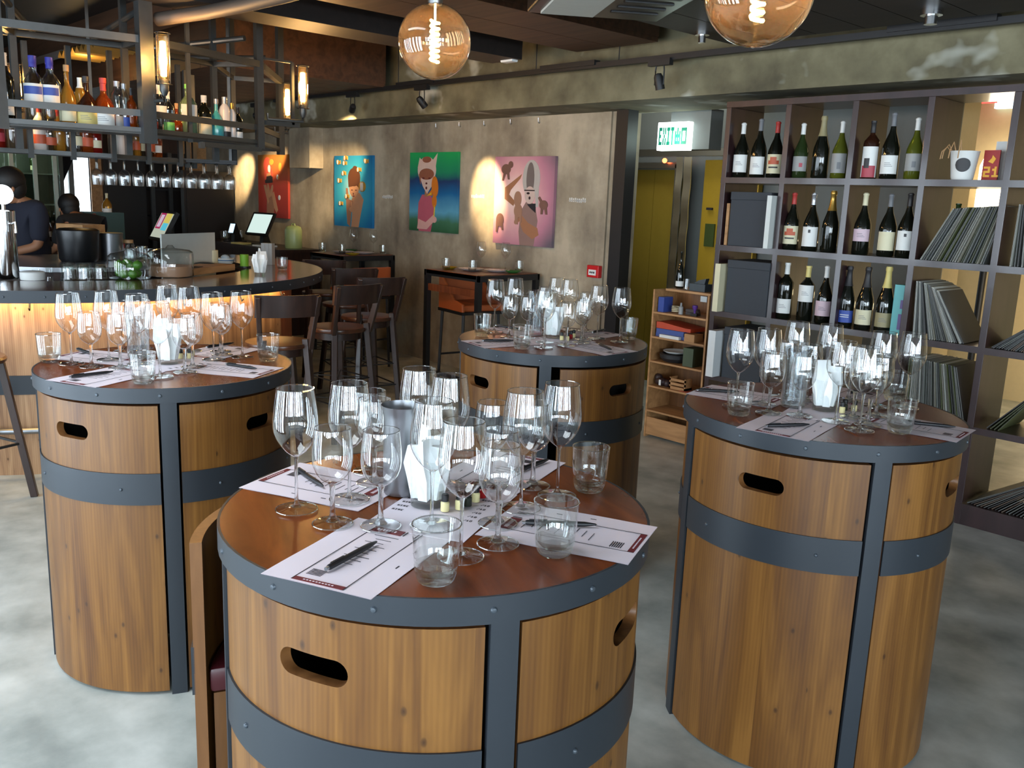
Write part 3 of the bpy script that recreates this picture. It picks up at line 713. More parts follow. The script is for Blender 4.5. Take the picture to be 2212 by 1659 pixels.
def make_tumbler():
    t = thing('water_glass', 'x', 'tumbler')
    prof = [(0.0, 0.016), (0.026, 0.016), (0.0325, 0.024), (0.0355, 0.05), (0.0385, 0.098), (0.0405, 0.0985), (0.0380, 0.05), (0.0345, 0.018), (0.031, 0.004), (0.028, 0.0), (0.0, 0.0)]
    seg = 40; vs, fs = [], []
    for i, (r, z) in enumerate(prof):
        for k in range(seg):
            a = 2 * PI * k / seg
            q = 1.0
            if 1 <= i <= 3: q = 1 - 0.035 * abs(math.cos(a * 5))   # ten inner flutes
            vs.append((r * q * math.cos(a), r * q * math.sin(a), z))
    mb = MB()
    for i in range(len(prof) - 1):
        for k in range(seg): 
            l = (k + 1) % seg; fs.append((i * seg + k, i * seg + l, (i + 1) * seg + l, (i + 1) * seg + k))
    inner = MB().add(vs[:4 * seg + seg], [f for f in fs if max(f) < 5 * seg])
    MB().lathe([(0.0365, 0.03), (0.0385, 0.060), (0.0405, 0.0985)], 40).build('glass_wall', M['tumbler'], t, smooth=80)
    MB().add(vs[:4 * seg], [f for f in fs if max(f) < 4 * seg]).build('fluted_lining', M['tumbler'], t, smooth=50)
    MB().lathe([(0.0, 0.015), (0.025, 0.015), (0.0320, 0.023), (0.0362, 0.030), (0.0345, 0.016), (0.0312, 0.004), (0.028, 0.0003), (0.0, 0.0003)], 40).build('thick_base', M['base_glass'], t, smooth=60)
    MB().tube([(0.0400 * math.cos(2 * PI * k / 40), 0.0400 * math.sin(2 * PI * k / 40), 0.0985) for k in range(40)], 0.0012, 6, closed=True).build('rim', M['rimglass'], t)
    return t
K_tall, K_small, K_tumbler = Kind(make_wine('tall_wine_glass', True)), Kind(make_wine('small_wine_glass', False)), Kind(make_tumbler())
def make_pen():
    t = thing('ballpoint_pen', 'x', 'pen')
    MB().lathe([(0, -0.07), (0.0042, -0.0695), (0.0052, -0.066), (0.0054, 0.02), (0.0050, 0.045), (0.0022, 0.066), (0.0010, 0.068), (0, 0.070)], 14, (0, 0, 0.0056), 0, Matrix.Rotation(PI / 2, 3, 'Y')).build('barrel', M['pencol'], t)
    MB().obox((-0.045, 0, 0.0118), (0.035, 0.003, 0.0015)).build('clip', M['pencol'], t, smooth=0)
    MB().cyl(0.0035, -0.076, -0.069, 10, (0, 0, 0.0056), 0, mat3=Matrix.Rotation(PI / 2, 3, 'Y')).build('push_button', M['steel'], t)
    return t
K_pen = Kind(make_pen())
def make_menu():
    """x is along the sheet from the rim inwards is -x; origin at outer edge centre"""
    t = thing('tasting_sheet', 'x', 'paper sheet')
    mb = MB(); nx, ny = 10, 4; vs = []
    for i in range(nx + 1):
        for j in range(ny + 1):
            x = -0.297 * i / nx; y = -0.105 + 0.21 * j / ny
            vs.append((x, y, 0.0009 + 0.0005 * math.sin(i * 0.9 + j)))
    fs = [(i * (ny + 1) + j, (i + 1) * (ny + 1) + j, (i + 1) * (ny + 1) + j + 1, i * (ny + 1) + j + 1) for i in range(nx) for j in range(ny)]
    lo = [(a, b, c - 0.0008) for a, b, c in vs]; mb.add(vs + lo, fs + [tuple(k + len(vs) for k in f)[::-1] for f in fs])
    mb.build('sheet', M['paper'], t, smooth=60)
    z0, z1 = 0.0015, 0.0019
    MB().box(-0.018, -0.048, z0, -0.006, 0.048, z1).build('red_strip', M['wine'], t, smooth=0)
    MB().box(-0.272, -0.048, z0, -0.250, 0.014, z1).build('red_header', M['wine'], t, smooth=0)
    mb = MB().box(-0.272, -0.050, z0, -0.006, -0.0485, z1).box(-0.272, 0.0485, z0, -0.006, 0.050, z1)
    for k in range(9): 
        x = -0.235 + k * 0.017
        mb.box(x, -0.030 + 0.012 * (k % 2), z0, x + 0.0012, 0.020 - 0.006 * (k % 3), z1)
    for k in range(6): mb.box(-0.055 + k * 0.004, -0.040, z0, -0.0535 + k * 0.004, -0.012, z1)
    mb.box(-0.272, 0.018, z0, -0.252, 0.020, z1).box(-0.272, 0.042, z0, -0.252, 0.044, z1)
    mb.box(-0.2, 0.075, z0, -0.188, 0.077, z1).box(-0.13, 0.080, z0, -0.118, 0.082, z1)
    mb.build('printing', M['ink'], t, smooth=0)
    m2 = MB(); 
    x = -0.268
    for ch in 'WINE':
        pass
    for k in range(7): m2.box(-0.266 + 0.0, -0.040 + k * 0.006, z1, -0.2585, -0.0365 + k * 0.006, z1 + 0.0002)
    for k in range(10): m2.box(-0.0135, -0.03 + k * 0.006, z1, -0.011, -0.0265 + k * 0.006, z1 + 0.0002)
    m2.build('white_lettering', M['paper'], t, smooth=0)
    return t
K_menu = Kind(make_menu())
def make_score():
    t = thing('score_sheet', 'x', 'paper sheet')
    MB().box(-0.105, -0.1485, 0.0003, 0.105, 0.1485, 0.0009).build('sheet', M['paper'], t, smooth=0)
    mb = MB()
    for k in range(5):
        text_bars(mb, 'WINE %d' % (k + 1) if k < 4 and False else 'WINE', -0.095, 0.05 - k * 0.024, 0.008, 0.0009, 0.0012, axis='z')
        text_bars(mb, '/10', 0.06, 0.05 - k * 0.024, 0.008, 0.0009, 0.0012, axis='z')
    text_bars(mb, 'SCORE', 0.05, 0.080, 0.008, 0.0009, 0.0012, axis='z')
    mb.build('printing', M['ink'], t, smooth=0)
    return t
K_score = Kind(make_score())
def make_napkin_glass(where):
    t = thing('napkin_glass', 'tumbler stuffed with white paper napkins, centre of %s' % where, 'napkin holder')
    MB().lathe([(0.034, 0.012), (0.037, 0.04), (0.041, 0.1)], 32).build('glass_wall', M['tumbler'], t, smooth=80)
    MB().cyl(0.034, 0.0004, 0.014, 32).build('thick_base', M['base_glass'], t)
    r = random.Random(5)
    for k in range(5):
        a = k * 1.25 + 0.3; top = 0.125 + 0.018 * (k % 3); q = []
        cx, cy = 0.010 * math.cos(a), 0.010 * math.sin(a)
        R = Matrix.Rotation(a, 3, 'Z')
        vs = []
        prof = [(-0.018, 0.016, 0.010), (-0.024, 0.06, 0.012), (-0.030, 0.09, 0.008), (-0.020, top, 0.003)]
        n = len(prof)
        for hw, z, th in prof:
            for s1, s2 in ((hw, -th), (-hw, -th), (-hw + 0.004, th), (hw - 0.004, th)):
                v = R @ Vector((s1, s2, 0)); vs.append((v.x + cx * (1 + z * 6), v.y + cy * (1 + z * 6), z))
        fs = []
        for i in range(n - 1):
            for c in range(4): fs.append((i * 4 + c, i * 4 + (c + 1) % 4, (i + 1) * 4 + (c + 1) % 4, (i + 1) * 4 + c))
        fs += [(3, 2, 1, 0), tuple(4 * (n - 1) + c for c in range(4))]
        MB().add(vs, fs).build('napkin', M['napkin'], t, smooth=50)
    return t
def make_spittoon(where, glassy):
    t = thing('spittoon_jug', '%s tall cylinder behind the napkin glass on %s' % ('brushed steel' if not glassy else 'frosted clear', where), 'spittoon')
    m = M['dullsteel'] if not glassy else M['frost']
    MB().lathe([(0.0, 0.001), (0.037, 0.001), (0.039, 0.01), (0.039, 0.165), (0.042, 0.178), (0.0445, 0.190), (0.0435, 0.190), (0.041, 0.178), (0.038, 0.165), (0.037, 0.01), (0, 0.008)], 36).build('body', m, t, smooth=50)
    return t
M['frost'] = thin_glass('frosted_glass', (0.84, 0.86, 0.87, 1), 2.0, 0.10)
def make_vial(col):
    t = thing('aroma_vial', 'x', 'vial')
    MB().lathe([(0, 0.0005), (0.0085, 0.0005), (0.009, 0.002), (0.009, 0.018), (0.005, 0.022), (0.0, 0.022)], 16).build('bottle', col, t)
    MB().lathe([(0, 0.021), (0.0075, 0.021), (0.0075, 0.034), (0.006, 0.036), (0, 0.036)], 16).build('cap', M['blackp'], t)
    return t
VC = [plain('pale_vial', srgb(226, 214, 160), 0.2), plain('red_vial', srgb(150, 24, 26), 0.2), plain('dark_vial', srgb(40, 44, 36), 0.2)]
K_vials = [Kind(make_vial(c)) for c in VC]
SET = {
'F': {'T': [(-0.148, -0.238), (-0.136, -0.124), (0.083, -0.08), (0.233, -0.13), (0.112, 0.126), (0.101, 0.242), (-0.186, 0.086), (-0.088, 0.095)], 'S': [(-0.038, -0.223), (0.027, -0.158), (-0.182, -0.020), (-0.272, 0.016), (0.228, -0.039), (0.150, 0.030), (-0.034, 0.170), (0.02, 0.247)], 'W': [(0.285, -0.225), (0.321, 0.014), (0.114, 0.328), (-0.23, 0.17)], 'N': (-0.020, -0.012), 'J': (-0.112, -0.012),
      'V': [(0.033, -0.008, 0), (0.042, 0.022, 0), (0.036, 0.048, 2), (0.026, 0.078, 0), (0.014, 0.106, 1)]},
'L': {'T': [(-0.139, -0.278), (-0.155, -0.148), (-0.021, -0.08), (0.226, -0.114), (0.026, 0.16), (0.025, 0.271), (-0.275, 0.116), (-0.19, 0.165)], 'S': [(-0.052, -0.240), (0.012, -0.166), (0.193, -0.017), (0.121, 0.04), (-0.048, 0.226), (-0.118, 0.252), (-0.306, -0.043), (-0.328, 0.035)], 'W': [(-0.216, -0.326), (0.288, -0.192), (0.143, 0.315)], 'N': (0.009, -0.002), 'J': (-0.150, -0.045),
      'V': [(-0.059, 0.071, 0), (-0.088, 0.097, 2), (-0.046, 0.100, 0), (-0.094, 0.130, 0)]},
'M': {'T': [(-0.296, -0.095), (-0.319, 0.05), (0.147, -0.202), (0.093, 0.195), (0.21, 0.217), (-0.271, 0.296), (-0.189, 0.282), (0.050, -0.100)], 'S': [(-0.145, -0.139), (-0.083, -0.082), (0.165, -0.082), (0.143, 0.034), (-0.271, 0.141), (-0.241, 0.211), (-0.10, 0.325), (0.086, 0.110)], 'W': [(-0.229, -0.227), (0.12, -0.305), (0.176, 0.32)], 'N': (-0.033, 0.030), 'J': (-0.159, 0.035),
      'V': [(0.041, 0.016, 0), (0.060, 0.034, 0), (0.041, 0.053, 2), (0.033, 0.084, 1), (0.014, 0.123, 0)]},
'R': {'T': [(-0.178, -0.210), (-0.147, -0.103), (-0.196, 0.154), (-0.096, 0.196), (0.116, -0.124), (0.088, 0.194), (0.152, 0.265), (0.212, -0.166)], 'S': [(-0.066, -0.2), (0.012, -0.151), (0.195, -0.081), (0.122, -0.030), (-0.17, 0.06), (-0.012, 0.201), (-0.095, 0.072), (0.151, 0.060)], 'W': [(-0.107, -0.300), (0.292, -0.086), (0.075, 0.350)], 'N': (0.011, -0.005), 'J': (-0.072, -0.045),
      'V': [(0.068, 0.006, 0), (0.054, 0.049, 2), (0.078, 0.064, 0)]}}
SHEETS = {'F': [(-65, 0.43, 0), (-156, 0.42, 0.0), (24.5, 0.43, 0), (112, 0.43, 0)], 'L': [(-64.5, 0.42, 0), (33, 0.40, 0), (118, 0.42, 0), (-147, 0.42, 0)],
          'M': [(-100, 0.42, 0), (-1, 0.42, 0), (94, 0.41, 0), (171, 0.42, 0)], 'R': [(-79, 0.43, 0), (7, 0.43, 0), (98, 0.42, 0), (-169, 0.42, 0)]}
PENS = {'F': [((0.122, -0.278), 110.5), ((-0.295, -0.123), -6.6), ((0.234, 0.12), 48.5), ((-0.08, 0.34), 100)], 'L': [((0.096, -0.284), 97.5), ((0.214, 0.178), 20.7), ((-0.239, 0.309), 109.5), ((-0.334, -0.172), 5.2)],
        'M': [((-0.065, -0.269), 63.5), ((0.294, 0.029), -25.8), ((-0.053, 0.373), 107), ((-0.36, 0.05), 10)], 'R': [((0.067, -0.305), 62.4), ((0.313, 0.075), 30.7), ((-0.05, 0.37), 80), ((-0.336, -0.073), 46)]}
TN = {'F': 'front', 'L': 'left', 'M': 'rear', 'R': 'right'}
DIRN = lambda a: ('facing the camera' if -125 < a < -40 else 'pointing right' if -40 <= a < 60 else 'pointing to the wall' if 60 <= a < 150 else 'pointing left')
def relax(S):
    it = [[x, y, {'T': .0442, 'S': .039, 'W': .041}[k], k, False] for k in 'TSW' for x, y in S[k]] + [[*S['N'], .0475, 'N', True], [*S['J'], .045, 'J', False]] + [[x, y, .0095, 'V%d' % c, False] for x, y, c in S['V']]
    for _ in range(200):
        for i in range(len(it)):
            for j in range(i + 1, len(it)):
                a, b = it[i], it[j]
                ra, rb = a[2], b[2]
                if a[3][0] == 'V' and b[3] in 'TSNJ': rb = {'T': .041, 'S': .0385, 'N': .0385, 'J': .040}[b[3]]
                if b[3][0] == 'V' and a[3] in 'TSNJ': ra = {'T': .041, 'S': .0385, 'N': .0385, 'J': .040}[a[3]]
                if 'T' in (a[3], b[3]) and 'S' in (a[3], b[3]): ra, rb = .0405, .0385
                dx, dy = b[0] - a[0], b[1] - a[1]; d = math.hypot(dx, dy); m_ = ra + rb + 0.0012
                if d < m_:
                    e_ = (m_ - d) / max(d, 1e-6) / 2; wa, wb = (0, 2) if a[4] else (2, 0) if b[4] else (1, 1)
                    a[0] -= dx * e_ * wa; a[1] -= dy * e_ * wa; b[0] += dx * e_ * wb; b[1] += dy * e_ * wb
        for q in it:
            d = math.hypot(q[0], q[1]); lim = RT_ - q[2] + 0.004
            if d > lim: q[0] *= lim / d; q[1] *= lim / d
    o = {'T': [], 'S': [], 'W': [], 'V': []}
    for x, y, r_, k, f in it:
        if k == 'N': o['N'] = (x, y)
        elif k == 'J': o['J'] = (x, y)
        elif k[0] == 'V': o['V'].append((x, y, int(k[1])))
        else: o[k].append((x, y))
    return o
for key, tc in (('F', TF), ('L', TL), ('M', TM), ('R', TR)):
    SET[key] = relax(SET[key])
    T0 = Vector((tc[0], tc[1], TH + 0.0006)); S = SET[key]; nm = TN[key] + ' barrel table'
    for kind, K, word, cat in (('T', K_tall, 'tall wine glass', ''), ('S', K_small, 'small wine glass', ''), ('W', K_tumbler, 'short water tumbler', '')):
        P_ = sorted([T0 + Vector((x, y, 0)) for x, y in S[kind]], key=screen_x)
        for i, p in enumerate(P_):
            # glasses whose foot is on a sheet stand on the paper
            onp = Vector((0, 0, 0.0021))
            K.put(p + onp, rnd.uniform(0, 6), 'empty %s on the %s, %s of its %s' % (word, nm, ordinal(i, len(P_)), {'T': 'tall glasses', 'S': 'small glasses', 'W': 'tumblers'}[kind]), '%ss on the %s' % (word, nm))
    ng = make_napkin_glass('the ' + nm); ng.location = T0 + Vector((*S['N'], 0.0021))
    if key != 'F': ng.rotation_euler.z = rnd.uniform(0, 3)
    sj = make_spittoon('the ' + nm, key != 'F'); sj.location = T0 + Vector((*S['J'], 0.0021))
    V_ = sorted([(T0 + Vector((x, y, 0.0021)), c) for x, y, c in S['V']], key=lambda q: screen_x(q[0]))
    for i, (p, c) in enumerate(V_):
        K_vials[c].put(p, 0, 'tiny %s black-capped vial on the %s, %s of its row' % (['pale', 'red', 'dark'][c], nm, ordinal(i, len(V_))), 'aroma vials on the ' + nm)
    for i, (a, r, da) in enumerate(SHEETS[key]):
        ar = D2(a)
        K_menu.put(T0 + Vector((r * math.cos(ar), r * math.sin(ar), 0)), ar + D2(da), 'white tasting sheet with wine-red strips on the %s, %s' % (nm, DIRN(a)), 'tasting sheets on the ' + nm)
    for i, (xy, a) in enumerate(PENS[key]):
        P_ = T0 + Vector((*xy, 0.0021))
        sa = math.degrees(math.atan2(xy[1], xy[0]))
        K_pen.put(P_, D2(a), 'black ballpoint pen lying on the sheet %s, %s' % (DIRN(sa), nm), 'pens on the ' + nm)
    K_score.put(T0 + Vector((0.02, 0.0, 0.0)), D2({'F': 28, 'L': 10, 'M': -10, 'R': 15}[key]), 'score sheet with black printing at the middle of the %s' % nm, 'score sheets')

# ================================================================== DARK SHELVING UNIT
SX0, SP, SY0, SY1 = -3.495, 0.43, 5.04, 5.42
t = thing('shelving_unit', 'tall dark plum open shelving unit full of wine bottles and records', 'shelf', (0, 0, 0))
for k in range(9):
    x = SX0 + SP * k
    MB().box(x - 0.018, SY0, 0, x + 0.018, SY1, 2.296).build('upright', M['shelf'], t, smooth=0, bevel=0.002)
for z, nm in ((0.12, 'shelf_board'), (0.555, 'shelf_board'), (0.99, 'shelf_board'), (1.425, 'shelf_board'), (1.86, 'shelf_board'), (2.332, 'top_board')):
    MB().box(SX0 - 0.018, SY0 - 0.002, z - 0.036, SX0 + SP * 8 + 0.018, SY1 + 0.001, z).build(nm, M['shelf'], t, smooth=0)
MB().box(SX0, SY0 + 0.004, 0, SX0 + SP * 8, SY0 + 0.03, 0.085).build('plinth', M['shelf'], t, smooth=0)

def botmat(name, col, rough=0.07, trans=0.0):
    m, nt, b = new_mat(name); b.inputs['Base Color'].default_value = col; b.inputs['Roughness'].default_value = rough
    b.inputs['Transmission Weight'].default_value = trans; b.inputs['IOR'].default_value = 1.5; b.inputs['Specular IOR Level'].default_value = 0.6
    no = N(nt, 'ShaderNodeTexNoise'); no.inputs['Scale'].default_value = 30; bump(nt, b, no.outputs['Fac'], 0.02, 0.001)
    return m
BM = {'dark': botmat('dark_bottle', srgb(16, 18, 12)), 'olive': botmat('olive_bottle', srgb(92, 98, 30), 0.07, 0.35), 'brown': botmat('brown_bottle', srgb(44, 22, 12)),
      'green': botmat('green_bottle', srgb(40, 54, 26), 0.07, 0.2), 'clear': thin_glass('clear_bottle', (0.80, 0.84, 0.84, 1), 2.6), 'amber': botmat('amber_spirit', srgb(150, 62, 16), 0.06, 0.5),
      'red': botmat('red_spirit', srgb(120, 20, 14), 0.06, 0.3), 'teal': botmat('teal_bottle', srgb(70, 160, 165), 0.2), 'whiteb': botmat('white_bottle', srgb(214, 206, 200), 0.3),
      'gin': botmat('pale_green_bottle', srgb(150, 180, 140), 0.06, 0.6), 'gold': botmat('gold_spirit', srgb(200, 140, 50), 0.06, 0.6)}
PC = {}
def pcol(name, r, g, b, rough=0.5, metal=0.0):
    if name not in PC: PC[name] = plain('paint_' + name, srgb(r, g, b), rough, metal)
    return PC[name]
C_ = {'white': pcol('white', 226, 226, 222), 'red': pcol('red', 178, 52, 46), 'gold': pcol('gold', 176, 140, 66, 0.3, 0.7), 'grey': pcol('grey', 110, 112, 116), 'cream': pcol('cream', 214, 206, 172),
      'pink': pcol('pink', 206, 180, 190), 'lgrey': pcol('lgrey', 150, 150, 148), 'blue': pcol('blue', 52, 78, 160), 'dark': pcol('dark', 36, 34, 36), 'yellow': pcol('yellow', 214, 196, 120), 'royal': pcol('royal', 40, 44, 150),
      'orange': pcol('orange', 186, 84, 50), 'rose': pcol('rose', 170, 60, 74), 'khaki': pcol('khaki', 150, 140, 104), 'cork': pcol('cork', 180, 140, 96), 'greenl': pcol('greenl', 120, 200, 100), 'sil': pcol('sil', 170, 172, 176, 0.3, 0.6)}
PROF = {
 'burgundy': [(0, 0.0), (0.9, 0.0), (1.0, 0.02), (1.0, 0.44), (0.94, 0.50), (0.70, 0.60), (0.42, 0.70), (0.30, 0.78), (0.27, 0.86), (0.27, 0.96), (0.31, 0.965), (0.31, 0.99), (0.2, 1.0), (0, 1.0)],
 'bordeaux': [(0, 0.0), (0.9, 0.0), (1.0, 0.02), (1.0, 0.60), (0.93, 0.66), (0.60, 0.72), (0.33, 0.77), (0.29, 0.84), (0.29, 0.96), (0.33, 0.965), (0.33, 0.99), (0, 1.0)],
 'champagne': [(0, 0.0), (0.92, 0.0), (1.0, 0.02), (1.0, 0.42), (0.93, 0.50), (0.66, 0.62), (0.42, 0.74), (0.33, 0.84), (0.30, 0.93), (0.36, 0.94), (0.36, 0.98), (0.3, 1.0), (0, 1.0)],
 'spirit': [(0, 0.0), (0.9, 0.0), (1.0, 0.02), (1.0, 0.58), (0.95, 0.64), (0.6, 0.73), (0.36, 0.78), (0.33, 0.9), (0.36, 0.905), (0.36, 0.99), (0, 1.0)],
 'flask': [(0, 0.0), (0.86, 0.0), (1.0, 0.05), (1.0, 0.30), (0.92, 0.45), (0.60, 0.60), (0.30, 0.68), (0.24, 0.74), (0.24, 0.9), (0.28, 0.905), (0.28, 0.99), (0, 1.0)],
 'tall': [(0, 0.0), (0.92, 0.0), (1.0, 0.02), (1.0, 0.70), (0.8, 0.78), (0.45, 0.84), (0.40, 0.92), (0.42, 0.99), (0, 1.0)]}
def prof_r(pr, q):
    for (r0, z0), (r1, z1) in zip(pr, pr[1:]):
        if z0 <= q <= z1 and z1 > z0: return r0 + (r1 - r0) * (q - z0) / (z1 - z0)
    return pr[-1][0]
def bottle(label, loc, style='burgundy', glass='dark', h=0.35, r=0.05, cap='dark', cap_from=0.80, lab='white', lz=(0.14, 0.34), face=-72, spread=62, mark=None, group=None, name='wine_bottle', cat='bottle', capr=1.06):
    t = thing(name, label, cat, loc, group=group); pr = PROF[style]
    MB().lathe([(a * r, z * h) for a, z in pr], 24).build('glass_body', BM[glass], t, smooth=50)
    if cap:
        cp = [(a * r * capr + 0.0006, z * h) for a, z in pr if z > cap_from]
        cp = [(prof_r(pr, cap_from) * r * capr + 0.0006, cap_from * h)] + cp[:-1] + [(cp[-2][0] if len(cp) > 1 else 0.01, h + 0.0015), (0, h + 0.002)]
        MB().lathe(cp, 18).build('capsule', C_[cap], t, smooth=50)
    if lab:
        q = MB().arc(r * 0.6, r + 0.0012, D2(face - spread), D2(face + spread), lz[0] * h, lz[1] * h, 14).build('paper_label', C_[lab], t, smooth=40)
        if mark:
            zc = (lz[0] + lz[1]) / 2 * h; hh = (lz[1] - lz[0]) * h
            if mark == 'lines':
                for k in (0, 1, 2): MB().arc(r, r + 0.0020, D2(face - 26), D2(face + 26 - 8 * k), zc - 0.010 + k * 0.009, zc - 0.0075 + k * 0.009, 6).build('print', C_['grey'], q, smooth=40)
            elif mark == 'hill':
                MB().arc(r, r + 0.0020, D2(face - 40), D2(face + 40), zc - hh * .02, zc + hh * .18, 10).arc(r, r + 0.002, D2(face - 24), D2(face + 22), zc + hh * .18, zc + hh * .36, 8).build('print', C_['orange'], q, smooth=40)
                MB().arc(r, r + 0.0020, D2(face - 34), D2(face + 34), zc - hh * .22, zc - hh * .14, 10).build('print', C_['dark'], q, smooth=40)
            elif mark == 'poster':
                MB().arc(r, r + 0.0020, D2(face - 48), D2(face + 48), lz[0] * h, zc - hh * .12, 10).build('print', C_['rose'], q, smooth=40)
                MB().arc(r, r + 0.0022, D2(face - 34), D2(face + 4), zc - hh * .2, zc + hh * .12, 8).build('print', C_['dark'], q, smooth=40)
            elif mark == 'flower':
                MB().arc(r, r + 0.0020, D2(face + 2), D2(face + 26), zc - hh * .22, zc + hh * .05, 6).build('print', C_['rose'], q, smooth=40)
            elif mark == 'blot':
                MB().arc(r, r + 0.0020, D2(face - 5), D2(face + 20), zc - hh * .3, zc + hh * .05, 6).build('print', C_['grey'], q, smooth=40)
            elif mark == 'blueband':
                MB().arc(r, r + 0.0022, D2(face - 55), D2(face + 55), zc + hh * .05, zc + hh * .38, 10).arc(r, r + 0.0022, D2(face - 50), D2(face + 50), zc - hh * .5, zc - hh * .44, 10).build('print', C_['blue'], q, smooth=40)
            elif mark == 'crest':
                MB().arc(r, r + 0.0020, D2(face - 8), D2(face + 8), zc + hh * .2, zc + hh * .36, 5).build('print', C_['dark'], q, smooth=40)
            elif mark == 'wlines':
                for k in (0, 1): MB().arc(r, r + 0.0020, D2(face - 30), D2(face + 30), zc - 0.004 + k * 0.012, zc + k * 0.012, 6).build('print', C_['white'], q, smooth=40)
    return t
Yb_ = 5.125
SH = [  # x, z, style, glass, h, cap, label, lz, mark, description
 (-3.428, 1.86, 'burgundy', 'dark', .345, 'white', 'white', (.10, .42), 'lines', 'dark bottle, white cap, square white label, first on the top shelf'),
 (-3.300, 1.86, 'burgundy', 'dark', .365, 'grey', 'white', (.06, .36), 'lines', 'dark bottle, grey foil, low white label, middle of first top cell'),
 (-3.178, 1.86, 'burgundy', 'dark', .345, 'red', 'cream', (.08, .42), 'hill', 'dark bottle, red capsule, orange and cream label, top shelf'),
 (-3.000, 1.86, 'burgundy', 'green', .328, 'white', 'lgrey', (.13, .40), 'flower', 'green bottle, white cap, grey label with red flower, top shelf'),
 (-2.868, 1.86, 'champagne', 'dark', .365, 'khaki', None, None, None, 'dark sparkling bottle without paper label, khaki foil, top shelf'),
 (-2.745, 1.86, 'burgundy', 'olive', .332, 'white', 'lgrey', (.10, .44), 'blot', 'clear olive bottle, white cap, tall grey label, second top cell'),
 (-2.555, 1.86, 'bordeaux', 'brown', .326, 'dark', 'white', (.03, .56), 'poster', 'brown bottle with tall red and white poster label, top shelf'),
 (-2.438, 1.86, 'burgundy', 'dark', .367, 'grey', 'white', (.08, .36), 'lines', 'largest dark bottle, low cream-white label, third top cell'),
 (-2.300, 1.86, 'burgundy', 'olive', .334, 'white', 'lgrey', (.14, .42), 'blot', 'bright olive bottle, white cap, grey label, third top cell'),
 (-3.015, 1.425, 'burgundy', 'dark', .348, 'red', 'cream', (.10, .42), 'hill', 'dark bottle, red capsule, orange and cream label, second shelf'),
 (-2.882, 1.425, 'burgundy', 'dark', .348, 'sil', 'white', (.08, .42), 'crest', 'dark bottle, silver capsule, white label with crest, second shelf'),
 (-2.756, 1.425, 'champagne', 'dark', .364, 'gold', None, None, None, 'dark sparkling bottle with gold foil, no label, second shelf'),
 (-2.553, 1.425, 'burgundy', 'dark', .356, 'cream', 'pink', (.22, .42), 'lines', 'dark bottle, cream cap, wide pale pink label, second shelf'),
 (-2.400, 1.425, 'burgundy', 'dark', .353, 'grey', 'cream', (.10, .40), None, 'dark bottle, grey capsule, plain cream label, second shelf'),
 (-2.290, 1.425, 'burgundy', 'dark', .361, 'dark', 'white', (.12, .42), 'crest', 'dark bottle, dark capsule, white crested label by the upright, second shelf'),
 (-3.015, 0.99, 'bordeaux', 'dark', .350, 'white', 'white', (.10, .36), 'lines', 'dark bottle, white capsule, small white label, third shelf, leftmost'),
 (-2.868, 0.99, 'bordeaux', 'dark', .342, 'yellow', 'white', (.36, .66), 'lines', 'square-shouldered dark bottle, straw capsule, high white label, third shelf'),
 (-2.745, 0.99, 'burgundy', 'dark', .352, 'white', 'pink', (.14, .40), 'lines', 'dark bottle, white capsule, pale label, third shelf beside upright'),
 (-2.598, 0.99, 'champagne', 'dark', .362, 'dark', 'blue', (.08, .28), 'wlines', 'dark sparkling bottle with blue label, third shelf'),
 (-2.484, 0.99, 'champagne', 'dark', .366, 'dark', 'cream', (.08, .32), 'lines', 'dark sparkling bottle with cream label, third shelf'),
 (-2.362, 0.99, 'champagne', 'dark', .378, 'yellow', 'khaki', (.08, .30), 'lines', 'dark sparkling bottle with gold foil and khaki label, third shelf'),
 (-2.04, 1.425, 'bordeaux', 'green', .315, None, 'grey', (.08, .40), None, 'uncapped green bottle behind the leaning records, second shelf'),
]
for x, z, st, gl, h, cap, lab, lz, mk, ds in SH:
    r = 0.049 if h > 0.34 else 0.046
    bottle(ds, (x, Yb_ + (0.04 if x == -2.04 else 0), z), st, gl, h, r, cap, 0.80 if st != 'champagne' else 0.68, lab, lz, mark=mk, group='bottles on the dark shelving unit')
bottle('small dark bottle behind the teal box, third shelf', (-2.255, 5.20, 0.99), 'tall', 'dark', 0.33, 0.03, 'dark', 0.85, None, None)
t = thing('gift_box', 'narrow teal and purple upright carton, third shelf beside the upright', 'box', (-2.262, 5.07, 0.99))
MB().box(-0.030, 0, 0, 0.030, 0.07, 0.285).build('carton', pcol('teal', 96, 170, 172), t, smooth=0)
MB().box(0.008, -0.001, 0.03, 0.030, 0.0, 0.12).box(0.012, -0.001, 0.15, 0.030, 0, 0.20).build('print', pcol('purple', 96, 80, 130), t, smooth=0)
# white bucket and the red card
t = thing('white_bucket', 'white metal bucket with black oval label and raffia bow, top shelf', 'bucket', (-2.03, 5.13, 1.86))
MB().lathe([(0, 0.001), (0.052, 0.001), (0.056, 0.01), (0.072, 0.148), (0.075, 0.152), (0.070, 0.150), (0.054, 0.012), (0, 0.01)], 32).build('pail', C_['white'], t, smooth=50)
mb = MB(); n = 18
def _bp(u, v):
    ang = D2(-72) + 0.60 * u; zz = 0.078 + 0.036 * v; rr = 0.0566 + 0.0158 * (zz - 0.01) / 0.138 + 0.0016
    return (rr * math.cos(ang), rr * math.sin(ang), zz)
for k in range(n):
    u0, u1 = -1 + 2 * k / n, -1 + 2 * (k + 1) / n; h0, h1 = math.sqrt(max(0, 1 - u0 * u0)), math.sqrt(max(0, 1 - u1 * u1))
    mb.add([_bp(u0, -h0), _bp(u1, -h1), _bp(u1, h1), _bp(u0, h0)], [(0, 1, 2, 3)])
mb.build('oval_label', C_['dark'], t, smooth=60)
